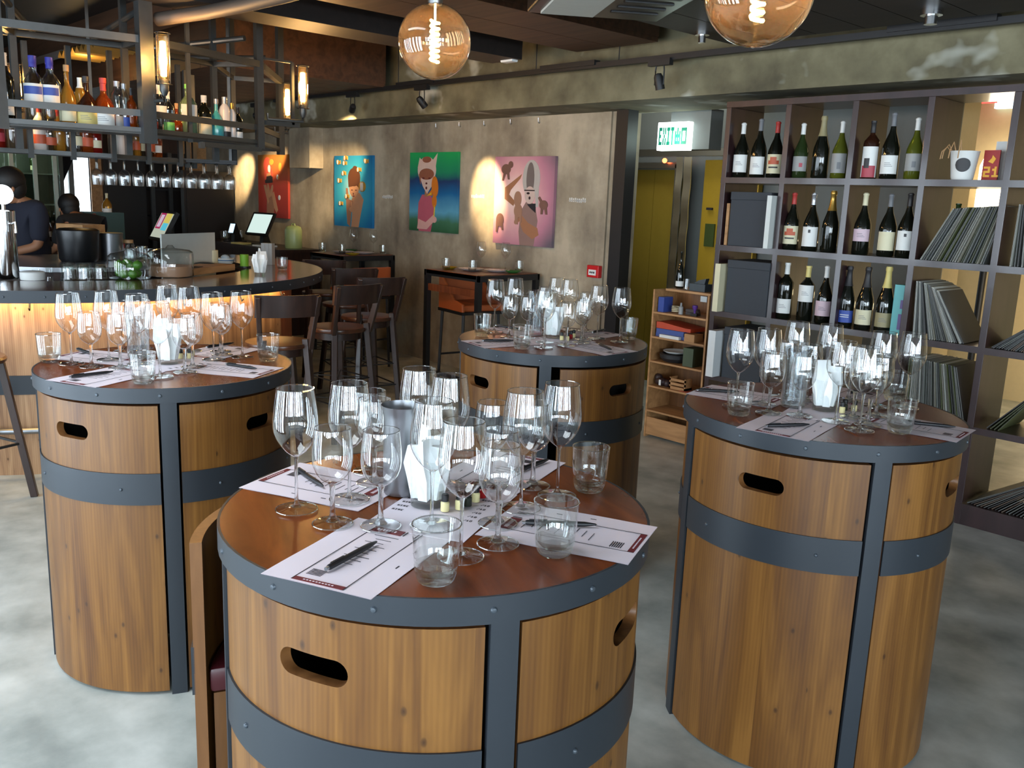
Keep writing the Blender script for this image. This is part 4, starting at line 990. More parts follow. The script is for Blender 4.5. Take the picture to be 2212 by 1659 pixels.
for s in (0, 1, 2, 3):
    a = D2(200 + s * 25); MB().tube([(0.07 * math.cos(a), 0.07 * math.sin(a), 0.15), (0.09 * math.cos(a), 0.09 * math.sin(a), 0.175 + 0.01 * s), (0.115 * math.cos(a), 0.11 * math.sin(a), 0.15), (0.12 * math.cos(a), 0.115 * math.sin(a), 0.11)], 0.003, 6).build('raffia', C_['cork'], t)
t = thing('table_number', 'red card with yellow 21 beside the white bucket, top shelf', 'card', (-1.905, 5.18, 1.86))
MB().box(-0.045, 0, 0, 0.035, 0.012, 0.16).build('card', pcol('cardred', 170, 24, 16), t, smooth=0)
mb = MB(); text_bars(mb, '21', -0.038, 0.02, 0.055, -0.002, 0.0); mb.prism([(-0.02, 0.10), (0.005, 0.09), (0.018, 0.115), (0.0, 0.135), (-0.004, 0.118)], -0.002, 0, 'y')
mb.build('lettering', pcol('cardyellow', 250, 180, 40), t, smooth=0)
tag(MB().box(-0.05, 0, 0, 0.05, 0.01, 0.21).build('plain_card', C_['white'], smooth=0, loc=(-1.875, 5.26, 1.86)), 'plain white card standing behind the red 21 card', 'card')

# record sleeves
RC = [pcol('sleeve_%d' % i, *c) for i, c in enumerate([(176, 176, 166), (120, 122, 116), (70, 70, 68), (150, 146, 128), (96, 100, 98), (46, 44, 46), (196, 196, 188), (90, 96, 60), (120, 100, 84)])]
K_rec = []
for i, m in enumerate(RC):
    t = thing('record_sleeve', 'x', 'record')
    mb = MB().box(-0.0026, 0, 0, 0.0026, 0.315, 0.315, 0)
    mb.build('sleeve', m, t, smooth=0)
    MB().box(-0.0012, -0.0006, 0.004, 0.0012, 0.0, 0.311).build('spine_opening', RC[5] if i != 5 else RC[1], t, smooth=0)
    K_rec.append(Kind(t))
def records(xa, xb, z, n, a0, a1, group, where, seed, cols=range(9), y=5.055, h=1.0):
    """leaning sleeves; xa..xb positions of the lower front edge, lean angle a0..a1 (degrees, + to the right)"""
    r = random.Random(seed)
    for i in range(n):
        q = i / (n - 1) if n > 1 else 0
        th = D2(a0 + (a1 - a0) * q + r.uniform(-0.5, 0.5)); x = xa + (xb - xa) * q
        K_rec[r.choice(list(cols))].put((x, y + r.uniform(0, 0.02), z + 0.003 * abs(math.sin(th)) + 0.0006), rot=(0, th, 0), label='record sleeve %s, %s from left' % (where, nth(i + 1)) if n > 1 else where, group=group)
records(-2.165, -1.835, 1.425, 24, 27, 14, 'records on the second shelf, left cell', 'in front of the green bottle, second shelf', 1, (0, 1, 3, 4, 7))
records(-1.70, -1.47, 1.425, 14, 0, -14, 'records on the second shelf, right cell', 'on the second shelf at the right picture edge', 2, (0, 1, 2, 4, 6))
records(-2.150, -1.880, 0.99, 24, -3, -32, 'records on the third shelf, left cell', 'on the third shelf, tops leaning to the bottles', 3, (0, 1, 3, 4, 6, 2))
records(-1.735, -1.55, 0.99, 16, 52, 36, 'records on the third shelf, right cell', 'on the third shelf at the right picture edge', 4, (2, 5, 4, 8))
records(-2.150, -1.850, 0.555, 26, -1, -13, 'records on the fourth shelf', 'on the fourth shelf behind the right table', 5, (0, 1, 3, 6, 2, 7))
for k in range(4): records(-1.842 + k * 0.009, -1.842 + k * 0.009, 0.555, 1, -13 - k * 0.6, 0, 'black covers on the fourth shelf', 'black record cover on the fourth shelf, %s of the four' % nth(k + 1), 6 + k, (5,))
records(-1.74, -1.36, 0.12, 22, 58, 34, 'records on the bottom shelf', 'on the bottom shelf just above the floor', 12, (2, 5, 4, 8, 1))
records(-1.70, -1.64, 0.555, 4, 42, 36, 'records on the fourth shelf, right cell', 'on the fourth shelf at the right picture edge', 13, (7, 5, 2))
tag(MB().box(-0.0008, 0, 0, 0.0008, 0.035, 0.06).build('pink_sticker', pcol('pinks', 220, 90, 120), smooth=0, loc=(-1.785, 5.075, 0.72), rot=(0, D2(-15), 0)), 'small pink price sticker on the black record cover', 'sticker')
# black file boxes with books either side in the first column
for z, x0, x1, yy, hh, nm in ((1.425, -3.428, -3.135, 5.05, 0.345, 'second'), (0.99, -3.395, -3.085, 5.03, 0.345, 'third'), (0.555, -3.375, -3.085, 5.03, 0.34, 'fourth')):
    t = thing('file_box', 'charcoal lidded file box on the %s shelf of the first column' % nm, 'box', ((x0 + x1) / 2, yy, z), group='charcoal file boxes')
    w2 = (x1 - x0) / 2
    MB().box(-w2, 0, 0.001, w2, 0.3, hh - 0.05).build('box_body', pcol('charcoal', 56, 60, 66, 0.8), t, smooth=0, bevel=0.003)
    MB().box(-w2 - 0.003, -0.003, hh - 0.05, w2 + 0.003, 0.303, hh).build('lid', pcol('charcoal', 56, 60, 66, 0.8), t, smooth=0, bevel=0.003)
def book(nm, col, loc, size, label):
    t = thing(nm, label, 'book', loc)
    sx, sy, sz = size
    MB().box(-sx / 2, 0, 0, sx / 2, sy, sz).build('cover', col, t, smooth=0)
    MB().box(-sx / 2 + 0.003, sy - 0.002, 0.004, sx / 2 - 0.003, sy + 0.001, sz - 0.004).build('pages', C_['cream'], t, smooth=0)
book('large_book', M['tan'], (-3.452, 5.06, 1.4255), (0.022, 0.24, 0.27), 'tan book left of the charcoal box on the second shelf')
book('large_book', pcol('bkwhite', 214, 218, 214), (-3.108, 4.99, 1.4255), (0.032, 0.26, 0.325), 'white binder right of the charcoal box on the second shelf')
book('large_book', C_['cream'], (-3.438, 4.98, 0.9905), (0.04, 0.26, 0.315), 'cream book sticking out left of the charcoal box, third shelf')
book('large_book', pcol('bkwhite2', 220, 224, 224), (-3.425, 4.96, 0.5555), (0.055, 0.28, 0.31), 'white binder sticking out left of the charcoal box, fourth shelf')

# ================================================================== PINE BOOKCASE
BX0, BX1, BY0, BY1 = -4.012, -3.532, 5.05, 5.31
_ZM = [(0, 0), (0.296, 0.206), (0.465, 0.386), (0.635, 0.568), (0.802, 0.745), (0.968, 0.922), (1.1305, 1.094)]
def moved(loc):
    x, y, z = loc; b = max(q for q in _ZM if q[0] <= z + 0.002)
    return (x * 1.0654 - (0.0 if x < -3.5 else 0.02), y + 0.31, b[1] + (z - b[0]))
t = thing('pine_bookcase', 'small open pine bookcase crammed with odds and ends beside dark shelving', 'bookcase', (0, 0, 0))
for x in (BX0, BX1 - 0.014): MB().box(x, BY0, 0, x + 0.014, BY1, 1.079).build('side', M['tan'], t, smooth=0)
MB().box(BX0, BY1, 0.0, BX1, BY1 + 0.008, 1.07).build('back', M['pine_edge'], t, smooth=0)
for z in (0.206, 0.386, 0.568, 0.745, 0.922): MB().box(BX0 + 0.014, BY0 - 0.003, z - 0.013, BX1 - 0.014, BY1, z).build('shelf', M['tan'], t, smooth=0)
MB().box(BX0 + 0.10, BY0 + 0.01, 1.079, BX1, BY1, 1.094).build('top', M['tan'], t, smooth=0)
MB().box(BX0 + 0.014, BY0 + 0.005, 0.02, BX1 - 0.014, BY0 + 0.02, 0.15).build('drawer', M['tan'], t, smooth=0)
def clutter(nm, label, cat, mb, m, loc=(0, 0, 0), **k): return tag(mb.build(nm, m, loc=moved(loc), **k), label, cat)
yb = 4.74 + 0.03
clutter('blue_box', 'small blue carton upright on the upper bookcase shelf', 'box', MB().box(0, 0, 0, 0.05, 0.10, 0.105), pcol('bblue', 50, 74, 150), (-3.74, yb, 0.968), smooth=0)
clutter('coiled_cable', 'coiled pale cable on the upper bookcase shelf', 'cable', MB().tube([(0.035 * math.cos(a * .5), 0.03 * math.sin(a * .5), 0.006 + a * 0.0009) for a in range(48)], 0.004, 6), C_['cream'], (-3.62, yb + 0.05, 0.968))
clutter('glue_bottle', 'stubby pale bottle on the upper bookcase shelf', 'bottle', MB().lathe([(0, 0), (0.016, 0), (0.016, 0.05), (0.007, 0.06), (0.007, 0.08), (0, 0.08)], 14), C_['lgrey'], (-3.565, yb + 0.02, 0.9685))
clutter('stapler', 'dark stapler lying on the upper bookcase shelf', 'stapler', MB().box(0, 0, 0, 0.11, 0.025, 0.018).prism([(0, 0.02), (0.11, 0.02), (0.10, 0.045), (0, 0.04)], 0, 0.025, 'y'), pcol('staplerc', 60, 50, 46), (-3.54, yb + 0.04, 0.9685), smooth=0)
clutter('paper_note', 'small white note pinned at the back of the bookcase', 'note', MB().box(0, 0, 0, 0.055, 0.002, 0.04), C_['white'], (-3.545, 4.985 - 0.004, 1.05), smooth=0)
t = thing('rubber_stamp', 'purple-handled rubber stamp on the upper bookcase shelf', 'stamp', moved((-3.435, yb + 0.02, 0.9685)))
MB().box(-0.025, -0.012, 0, 0.025, 0.012, 0.02).build('foot', M['blackp'], t, smooth=0)
MB().lathe([(0, 0.02), (0.008, 0.02), (0.007, 0.035), (0.02, 0.06), (0.018, 0.075), (0, 0.078)], 14).build('handle', pcol('violet', 84, 40, 130), t)
clutter('folder_stack', 'orange folders lying on the second bookcase shelf', 'folder', MB().box(0, 0, 0.060, 0.30, 0.19, 0.085).prism([(0, 0.085), (0.26, 0.085), (0.05, 0.105), (0, 0.105)], 0, 0.19, 'y'), pcol('orf', 190, 70, 40), (-3.742, yb, 0.802), smooth=0)
clutter('folder_stack', 'blue folders under the orange ones, second bookcase shelf', 'folder', MB().box(0, 0, 0.0005, 0.27, 0.19, 0.026).box(0.01, -0.01, 0.026, 0.25, 0.18, 0.059), pcol('blf', 66, 86, 150), (-3.742, yb, 0.802), smooth=0)
clutter('paper_bundle', 'white paper bundle in front of blue folders, second bookcase shelf', 'paper', MB().box(0, 0, 0.0005, 0.17, 0.03, 0.022), C_['white'], (-3.69, 4.74, 0.802), smooth=0)
clutter('kraft_box', 'small kraft box at the right of the second bookcase shelf', 'box', MB().box(0, 0, 0.0005, 0.085, 0.10, 0.055), M['tan'], (-3.468, yb - 0.03, 0.802), smooth=0)
clutter('oval_dish', 'black and white oval dish on the third bookcase shelf', 'dish', MB().lathe([(0, 0.004), (0.09, 0.004), (0.115, 0.03), (0.118, 0.055), (0.10, 0.06), (0.095, 0.04), (0, 0.03)], 32), pcol('dishc', 40, 40, 42), (-3.625, yb + 0.09, 0.635))
clutter('white_plate', 'white plate inside the dark dish on the bookcase', 'plate', MB().lathe([(0, 0.062), (0.07, 0.062), (0.092, 0.075), (0.094, 0.079), (0.07, 0.068), (0, 0.067)], 32), C_['white'], (-3.625, yb + 0.09, 0.635))
clutter('green_tin', 'dull green box on the third bookcase shelf', 'box', MB().box(0, 0, 0.0005, 0.085, 0.12, 0.13), pcol('dgreen', 70, 84, 62), (-3.48, yb - 0.01, 0.635), smooth=0)
clutter('wooden_crate', 'tiny slatted crate on the fourth bookcase shelf', 'crate', MB().box(0, 0, 0.0005, 0.14, 0.08, 0.02).box(0, 0, 0.03, 0.14, 0.008, 0.048).box(0, 0, 0.06, 0.14, 0.008, 0.078).box(0, 0, 0, 0.01, 0.08, 0.085).box(0.13, 0, 0, 0.14, 0.08, 0.085), M['tan'], (-3.60, yb, 0.465), smooth=0)
clutter('cork_pile', 'dark tangled heap with white tag on the fourth bookcase shelf', 'heap', MB().sphere((0, 0, 0.03), 0.05, 10, 7, sc=(1, 0.8, 0.6)).sphere((0.05, 0.01, 0.022), 0.03, 10, 7).sphere((-0.04, 0.02, 0.05), 0.03, 10, 7), pcol('heapc', 50, 34, 34), (-3.69, yb + 0.03, 0.465))
clutter('white_tag', 'white tag hanging on the dark heap, fourth bookcase shelf', 'tag', MB().box(0, 0, 0, 0.018, 0.002, 0.04), C_['white'], (-3.68, yb - 0.012, 0.475), smooth=0)
clutter('red_leaflet', 'orange leaflet flat on the fourth bookcase shelf', 'leaflet', MB().box(0, 0, 0.0005, 0.11, 0.10, 0.004), pcol('leaf', 170, 80, 60), (-3.48, yb - 0.02, 0.465), smooth=0)
bottle('small dark bottle on the bookcase top', moved((-3.64, 4.86, 1.1305)), 'flask', 'dark', 0.26, 0.03, None, .8, 'white', (.06, .2), face=-60)
clutter('small_jar', 'little glass on the bookcase top', 'glass', MB().lathe([(0, 0.003), (0.018, 0.003), (0.02, 0.05), (0.022, 0.075)], 16), M['tumbler'], (-3.545, 4.80, 1.131))
clutter('card_reader', 'dark case with white strap on the bookcase top', 'case', MB().box(0, 0, 0, 0.13, 0.10, 0.05).prism([(0.02, 0.05), (0.11, 0.05), (0.12, 0.09), (0.06, 0.075)], 0.02, 0.06, 'y'), pcol('slatec', 60, 70, 76), (-3.50, 4.80, 1.1305), smooth=0)

# ================================================================== CANVASES
def grad(name, stops, direction='z', radial=None):
    m, nt, b = new_mat(name); tc = N(nt, 'ShaderNodeTexCoord'); sep = N(nt, 'ShaderNodeSeparateXYZ'); L(nt, tc.outputs['Object'], sep.inputs[0])
    mr = N(nt, 'ShaderNodeMapRange')
    if radial:
        vd = N(nt, 'ShaderNodeVectorMath', operation='DISTANCE'); L(nt, tc.outputs['Object'], vd.inputs[0]); vd.inputs[1].default_value = radial; L(nt, vd.outputs['Value'], mr.inputs['Value'])
        mr.inputs['From Max'].default_value = 0.62
    else:
        L(nt, sep.outputs[2 if direction == 'z' else 0], mr.inputs['Value']); mr.inputs['From Max'].default_value = 0.77 if direction == 'z' else 0.385
        if direction == 'x': mr.inputs['From Min'].default_value = -0.385
    no = N(nt, 'ShaderNodeTexNoise'); no.inputs['Scale'].default_value = 5; L(nt, tc.outputs['Object'], no.inputs['Vector'])
    ad = N(nt, 'ShaderNodeMath', operation='MULTIPLY_ADD'); L(nt, no.outputs['Fac'], ad.inputs[0]); ad.inputs[1].default_value = 0.16; L(nt, mr.outputs[0], ad.inputs[2])
    sb = N(nt, 'ShaderNodeMath', operation='SUBTRACT'); L(nt, ad.outputs[0], sb.inputs[0]); sb.inputs[1].default_value = 0.08
    L(nt, ramp(nt, sb.outputs[0], stops), b.inputs['Base Color']); b.inputs['Roughness'].default_value = 0.6
    return m
SK, SK2, HB, HG = pcol('skin_a', 206, 150, 110), pcol('skin_b', 170, 118, 86), pcol('hair_a', 104, 62, 36), pcol('hair_b', 190, 184, 178)
def ell(cx, cz, rx, rz, n=28, rot=0.0):
    return [(cx + rx * math.cos(2 * PI * k / n) * math.cos(rot) - rz * math.sin(2 * PI * k / n) * math.sin(rot), cz + rx * math.cos(2 * PI * k / n) * math.sin(rot) + rz * math.sin(2 * PI * k / n) * math.cos(rot)) for k in range(n)]
def shape(mb, poly, lv): return mb.prism(poly, -0.0301 - 0.0004 * lv - 0.0003, -0.0299, 'y')
def canvas(xc, zc, label, bg, side, items):
    t = thing('canvas_painting', label, 'painting', (xc, WY - 0.004, zc))
    MB().box(-0.385, -0.030, 0, 0.385, -0.0, 0.77).build('canvas', bg, t, smooth=0)
    lv = 0
    for i, (nm, polys, m) in enumerate(items):
        mb = MB()
        for p in polys: lv += 1; shape(mb, p, lv)
        mb.build(nm, m, t, smooth=0)
    return t
red_bg = grad('red_canvas', [(0.0, srgb(150, 40, 34)), (0.5, srgb(206, 72, 52)), (0.8, srgb(170, 90, 40)), (1.0, srgb(150, 100, 40))])
blue_bg = grad('blue_canvas', [(0.0, srgb(190, 226, 226)), (0.35, srgb(60, 170, 196)), (0.75, srgb(14, 120, 170)), (1, srgb(10, 90, 160))], radial=(0.0, -0.03, 0.40))
green_bg = grad('green_canvas', [(0.0, srgb(36, 84, 50)), (0.14, srgb(60, 110, 80)), (0.26, srgb(90, 160, 190)), (0.48, srgb(10, 96, 150)), (0.66, srgb(24, 50, 96)), (0.76, srgb(20, 130, 90)), (1.0, srgb(24, 160, 84))])
pink_bg = grad('pink_canvas', [(0.0, srgb(250, 232, 220)), (0.35, srgb(230, 176, 176)), (0.7, srgb(190, 128, 148)), (1, srgb(104, 92, 104))], radial=(-0.10, -0.03, 0.42))
cx0 = 0.0
canvas(-10.50, 1.325, 'red canvas of a figure covering its face, leftmost of four paintings', red_bg, None, [
  ('torso', [[(-0.17, 0), (0.02, 0), (0.03, 0.16), (-0.02, 0.34), (-0.12, 0.34), (-0.16, 0.20)]], SK2),
  ('arms', [[(-0.24, 0.40), (-0.17, 0.40), (-0.10, 0.20), (-0.13, 0.16)], [(-0.03, 0.30), (0.03, 0.32), (0.13, 0.10), (0.09, 0.06), (0.03, 0.12)], ell(-0.11, 0.33, 0.03, 0.09, rot=0.2), ell(-0.03, 0.33, 0.03, 0.08, rot=-0.4)], SK),
  ('face', [ell(-0.10, 0.52, 0.075, 0.09)], SK), ('mask', [[(-0.20, 0.50), (0.0, 0.52), (0.0, 0.43), (-0.19, 0.42)]], pcol('masks', 50, 34, 24)),
  ('octopus', [ell(-0.13, 0.64, 0.10, 0.10), ell(-0.18, 0.53, 0.03, 0.07), ell(-0.02, 0.56, 0.025, 0.06, rot=0.3)], pcol('octo', 214, 84, 64)),
  ('eyes', [ell(-0.08, 0.60, 0.035, 0.045), ell(0.13, 0.50, 0.02, 0.03), ell(0.17, 0.25, 0.025, 0.03)], C_['white']), ('bubbles', [ell(-0.02, 0.68, 0.05, 0.035), ell(0.2, 0.62, 0.03, 0.05), ell(0.15, 0.49, 0.012, 0.018)], pcol('bub', 222, 150, 60))])
fish = [(-0.30, 0.70), (-0.17, 0.69), (-0.19, 0.58), (-0.28, 0.50), (-0.25, 0.25), (-0.12, 0.33), (0.26, 0.71), (0.12, 0.62), (-0.15, 0.745)]
canvas(-8.66, 1.298, 'blue canvas of a child among striped fish, second painting', blue_bg, None, [
  ('torso', [[(-0.03, 0), (0.12, 0), (0.17, 0.16), (0.22, 0.30), (0.14, 0.37), (0.06, 0.38), (-0.02, 0.30), (-0.01, 0.14)]], SK),
  ('arms', [[(-0.11, 0.03), (-0.05, 0.0), (-0.02, 0.20), (0.02, 0.28), (-0.08, 0.30), (-0.10, 0.42), (-0.14, 0.42), (-0.13, 0.22)]], SK2),
  ('hands', [ell(0.0, 0.19, 0.07, 0.03), ell(-0.02, 0.24, 0.012, 0.035), ell(0.02, 0.25, 0.012, 0.04), ell(0.05, 0.24, 0.012, 0.035)], SK),
  ('face', [ell(0.03, 0.42, 0.095, 0.10), [(-0.03, 0.36), (0.09, 0.36), (0.03, 0.30)]], SK),
  ('hair', [ell(0.03, 0.54, 0.12, 0.10), [(-0.09, 0.54), (0.15, 0.54), (0.14, 0.42), (0.08, 0.45), (0.0, 0.44), (-0.08, 0.43)], ell(0.05, 0.63, 0.05, 0.03)], HB),
  ('features', [ell(-0.01, 0.40, 0.016, 0.006), ell(0.07, 0.40, 0.016, 0.006), ell(0.02, 0.36, 0.010, 0.012), ell(0.025, 0.335, 0.018, 0.007)], pcol('feat', 110, 50, 36)),
  ('fish', [ell(x, z, 0.035, 0.024, rot=0.5 * (i % 3 - 1)) for i, (x, z) in enumerate(fish)] + [[(x + 0.03, z), (x + 0.055, z + 0.02), (x + 0.055, z - 0.02)] for x, z in fish] + [ell(0.20, 0.44, 0.06, 0.055)], pcol('fishc', 176, 130, 40)),
  ('stripes', [ell(x, z, 0.006, 0.022) for x, z in fish] + [ell(0.18 + k * 0.02, 0.44, 0.005, 0.045) for k in range(3)], C_['white'])])
canvas(-7.21, 1.318, 'green and blue canvas of a big-headed child holding an orange bird, third painting', green_bg, None, [
  ('body', [[(-0.22, 0.0), (-0.02, 0.0), (0.02, 0.14), (0.03, 0.30), (-0.04, 0.36), (-0.17, 0.36), (-0.23, 0.28), (-0.24, 0.10)]], pcol('pinkd', 190, 92, 110)),
  ('neck', [[(-0.13, 0.34), (-0.07, 0.34), (-0.08, 0.46), (-0.12, 0.46)]], SK2),
  ('head', [ell(-0.10, 0.60, 0.15, 0.13), [(-0.24, 0.58), (0.04, 0.58), (-0.02, 0.44), (-0.09, 0.37), (-0.16, 0.44)], [(-0.25, 0.62), (-0.22, 0.72), (-0.14, 0.66)], [(0.04, 0.62), (0.07, 0.76), (-0.02, 0.68)]], pcol('faced', 220, 190, 176)),
  ('fringe', [ell(-0.10, 0.56, 0.12, 0.055), [(-0.23, 0.56), (-0.19, 0.56), (-0.20, 0.46)], ell(-0.1, 0.70, 0.07, 0.03)], pcol('fringec', 150, 90, 66)),
  ('features', [ell(-0.15, 0.52, 0.02, 0.008), ell(-0.05, 0.52, 0.02, 0.008), ell(-0.10, 0.47, 0.014, 0.010), ell(-0.10, 0.425, 0.012, 0.014)], pcol('feat2', 96, 30, 30)),
  ('arms', [[(-0.24, 0.02), (-0.08, 0.02), (0.06, 0.12), (0.03, 0.17), (-0.10, 0.09), (-0.22, 0.12)], ell(0.04, 0.12, 0.035, 0.03)], pcol('armd', 222, 170, 160)),
  ('bird', [ell(0.04, 0.44, 0.05, 0.10, rot=0.1), ell(0.035, 0.30, 0.035, 0.06), [(-0.07, 0.36), (0.0, 0.42), (0.0, 0.35)]], pcol('birdc', 214, 120, 30)),
  ('bird_stick', [[(0.03, 0.14), (0.036, 0.14), (0.046, 0.26), (0.038, 0.26)], [(-0.08, 0.35), (-0.01, 0.385), (-0.01, 0.36)]], pcol('beak', 230, 190, 40))])
canvas(-5.90, 1.268, 'pink canvas of a pale-haired figure with small elephants, rightmost painting', pink_bg, None, [
  ('torso', [[(-0.02, 0), (0.16, 0), (0.20, 0.22), (0.16, 0.36), (0.06, 0.40), (-0.02, 0.30), (-0.04, 0.12)]], pcol('torsoe', 150, 120, 112)),
  ('arms', [[(-0.02, 0.18), (0.02, 0.12), (0.14, 0.06), (0.22, 0.10), (0.20, 0.16), (0.08, 0.20), (0.0, 0.26)], [(-0.04, 0.58), (-0.02, 0.62), (-0.24, 0.50), (-0.24, 0.40), (-0.12, 0.34), (-0.10, 0.38), (-0.18, 0.44), (-0.16, 0.48)], ell(-0.06, 0.22, 0.05, 0.025, rot=0.7)], SK2),
  ('hair', [ell(0.10, 0.58, 0.11, 0.16), [(0.0, 0.60), (0.20, 0.60), (0.20, 0.34), (0.17, 0.34), (0.15, 0.5), (0.02, 0.5)]], HG),
  ('hair_shadow', [ell(0.09, 0.58, 0.05, 0.14)], pcol('hshad', 120, 108, 104)),
  ('face', [ell(0.09, 0.44, 0.065, 0.075)], pcol('facee', 214, 190, 180)), ('collar', [[(0.06, 0.36), (0.17, 0.37), (0.17, 0.29), (0.10, 0.33)]], pcol('collarc', 44, 40, 46)),
  ('features', [ell(0.07, 0.455, 0.02, 0.010), ell(0.09, 0.415, 0.012, 0.014), [(0.02, 0.475), (0.15, 0.475), (0.15, 0.485), (0.02, 0.485)]], pcol('feat3', 50, 34, 36)),
  ('elephants', [ell(-0.23, 0.66, 0.06, 0.045), ell(-0.17, 0.70, 0.03, 0.03), [(-0.28, 0.56), (-0.26, 0.56), (-0.22, 0.64), (-0.25, 0.66)], [(-0.20, 0.57), (-0.18, 0.57), (-0.19, 0.64), (-0.22, 0.64)], ell(-0.29, 0.21, 0.05, 0.06), [(-0.34, 0.10), (-0.32, 0.10), (-0.30, 0.2), (-0.34, 0.2)], [(-0.26, 0.12), (-0.24, 0.12), (-0.25, 0.2), (-0.28, 0.2)],
                 ell(0.27, 0.36, 0.05, 0.04), [(0.20, 0.42), (0.22, 0.43), (0.27, 0.37), (0.25, 0.35)], [(0.24, 0.28), (0.26, 0.28), (0.27, 0.34), (0.24, 0.34)], [(0.30, 0.28), (0.32, 0.28), (0.31, 0.34), (0.28, 0.34)]], pcol('eleph', 128, 92, 80)),
  ('elephant_held', [ell(-0.06, 0.40, 0.045, 0.07), ell(-0.05, 0.30, 0.05, 0.06), [(-0.08, 0.18), (-0.05, 0.18), (-0.04, 0.3), (-0.09, 0.3)], [(0.0, 0.2), (-0.02, 0.2), (-0.03, 0.3), (0.0, 0.3)]], pcol('elephh', 170, 128, 104))])
for x, z, lb in ((-6.65, 1.66, 'small white caption lettering on the wall right of the green canvas'), (-8.13, 1.62, 'faint caption lettering on the wall right of the blue canvas'), (-5.36, 1.66, 'white caption lettering on the wall right of the pink canvas')):
    mb = MB(); r = random.Random(int(x * 100))
    for k in range(9):
        a = x + k * 0.022; mb.box(a, WY - 0.003, z + r.uniform(0, .008), a + 0.012, WY - 0.0005, z + 0.03 + r.uniform(0, .012))
        mb.box(a - 0.004, WY - 0.003, z + 0.012, a + 0.016, WY - 0.0005, z + 0.018)
    tag(mb.build('wall_caption', C_['white'], smooth=0), lb, 'caption')

# ================================================================== HIGH TABLES AND SEATS AT THE WALL
def high_table(x0, x1, y0, y1, label):
    t = thing('high_table', label, 'table', ((x0 + x1) / 2, (y0 + y1) / 2, 0)); w, d = (x1 - x0) / 2, (y1 - y0) / 2
    MB().box(-w + 0.03, -d + 0.0, 1.005, w - 0.03, d, 1.04).build('table_top', M['redwood'], t, smooth=0)
    MB().box(-w, -d, 0.985, w, -d + 0.02, 1.036).box(-w, -d, 0.985, -w + 0.02, d, 1.036).box(w - 0.02, -d, 0.985, w, d, 1.036).box(-w, d - 0.02, 0.985, w, d, 1.036).build('steel_frame', M['black'], t, smooth=0)
    for sx in (-1, 1):
        for sy in (-1, 1):
            a, b = (-w, -w + 0.045) if sx < 0 else (w - 0.045, w); c, e = (-d, -d + 0.045) if sy < 0 else (d - 0.045, d)
            MB().box(a, c, 0, b, e, 0.985).build('leg', M['black'], t, smooth=0)
    MB().box(-w + 0.045, -d + 0.01, 0.855, w - 0.045, -d + 0.03, 0.915).build('front_board', M['redwood'], t, smooth=0)
    MB().box(-w + 0.05, -d + 0.0, 0.12, w - 0.05, -d + 0.025, 0.15).build('foot_rail', M['black'], t, smooth=0)
    return t
high_table(-6.36, -5.62, 4.78, 5.48, 'black framed high table against wall under the pink canvas')
high_table(-8.50, -7.88, 4.88, 5.53, 'black framed high table against wall under the blue canvas')
K_napk = Kind(tag(MB().prism([(-0.06, -0.03), (0.05, -0.05), (0.07, 0.03), (-0.03, 0.05)], 0.0005, 0.004).build('folded_napkin', pcol('napk', 220, 196, 190), smooth=0), 'x', 'napkin'))
def mk_dish(nm, col, r, cat):
    t = thing(nm, 'x', cat)
    MB().lathe([(0, 0.001), (r * 0.5, 0.001), (r * 0.95, 0.018), (r, 0.021), (r * 0.96, 0.022), (r * 0.5, 0.006), (0, 0.006)], 28).build('dish', col, t, smooth=50)
    return t
K_plate = Kind(mk_dish('dinner_plate', pcol('plw', 226, 220, 220), 0.115, 'plate'))
K_yel = Kind(mk_dish('yellow_dish', pcol('ydish', 190, 160, 30), 0.075, 'dish')); K_grn = Kind(mk_dish('green_dish', pcol('gdish', 60, 130, 60), 0.075, 'dish'))
for (tx, ty, nm) in ((-5.99, 5.13, 'under the pink canvas'), (-8.19, 5.20, 'under the blue canvas')):
    z = 1.0405; fl = 1 if nm.endswith('pink canvas') else -1
    K_yel.put((tx - 0.26 * fl, ty - 0.16, z), 0, 'shallow yellow dish on the high table ' + nm)
    K_grn.put((tx + 0.25 * fl, ty + 0.14, z), 0, 'shallow green dish on the high table ' + nm)
    for i, (dx, dy) in enumerate(((-0.05, -0.08), (0.13, 0.06))):
        K_plate.put((tx + dx, ty + dy, z), 0, '%s plate on the high table %s' % (('left white', 'right white')[i], nm), 'plates on the high tables')
        K_napk.put((tx + dx, ty + dy, z + 0.022), 0.6, 'folded napkin on the %s plate, high table %s' % (('left', 'right')[i], nm), 'napkins on the high tables')
    for i, (dx, dy) in enumerate(((-0.13, 0.10), (0.04, 0.24))):
        K_tall.put((tx + dx, ty + dy, z), 0, '%s wine glass standing on the high table %s' % (('left', 'right')[i], nm), 'wine glasses on the high tables')
    for i, (dx, dy) in enumerate(((-0.20, -0.24), (0.22, 0.24), (0.06, -0.16))):
        K_tumbler.put((tx + dx, ty + dy, z), 0, '%s tumbler on the high table %s' % (ordinal(i, 3) if i != 1 else 'rear right', nm), 'tumblers on the high tables')

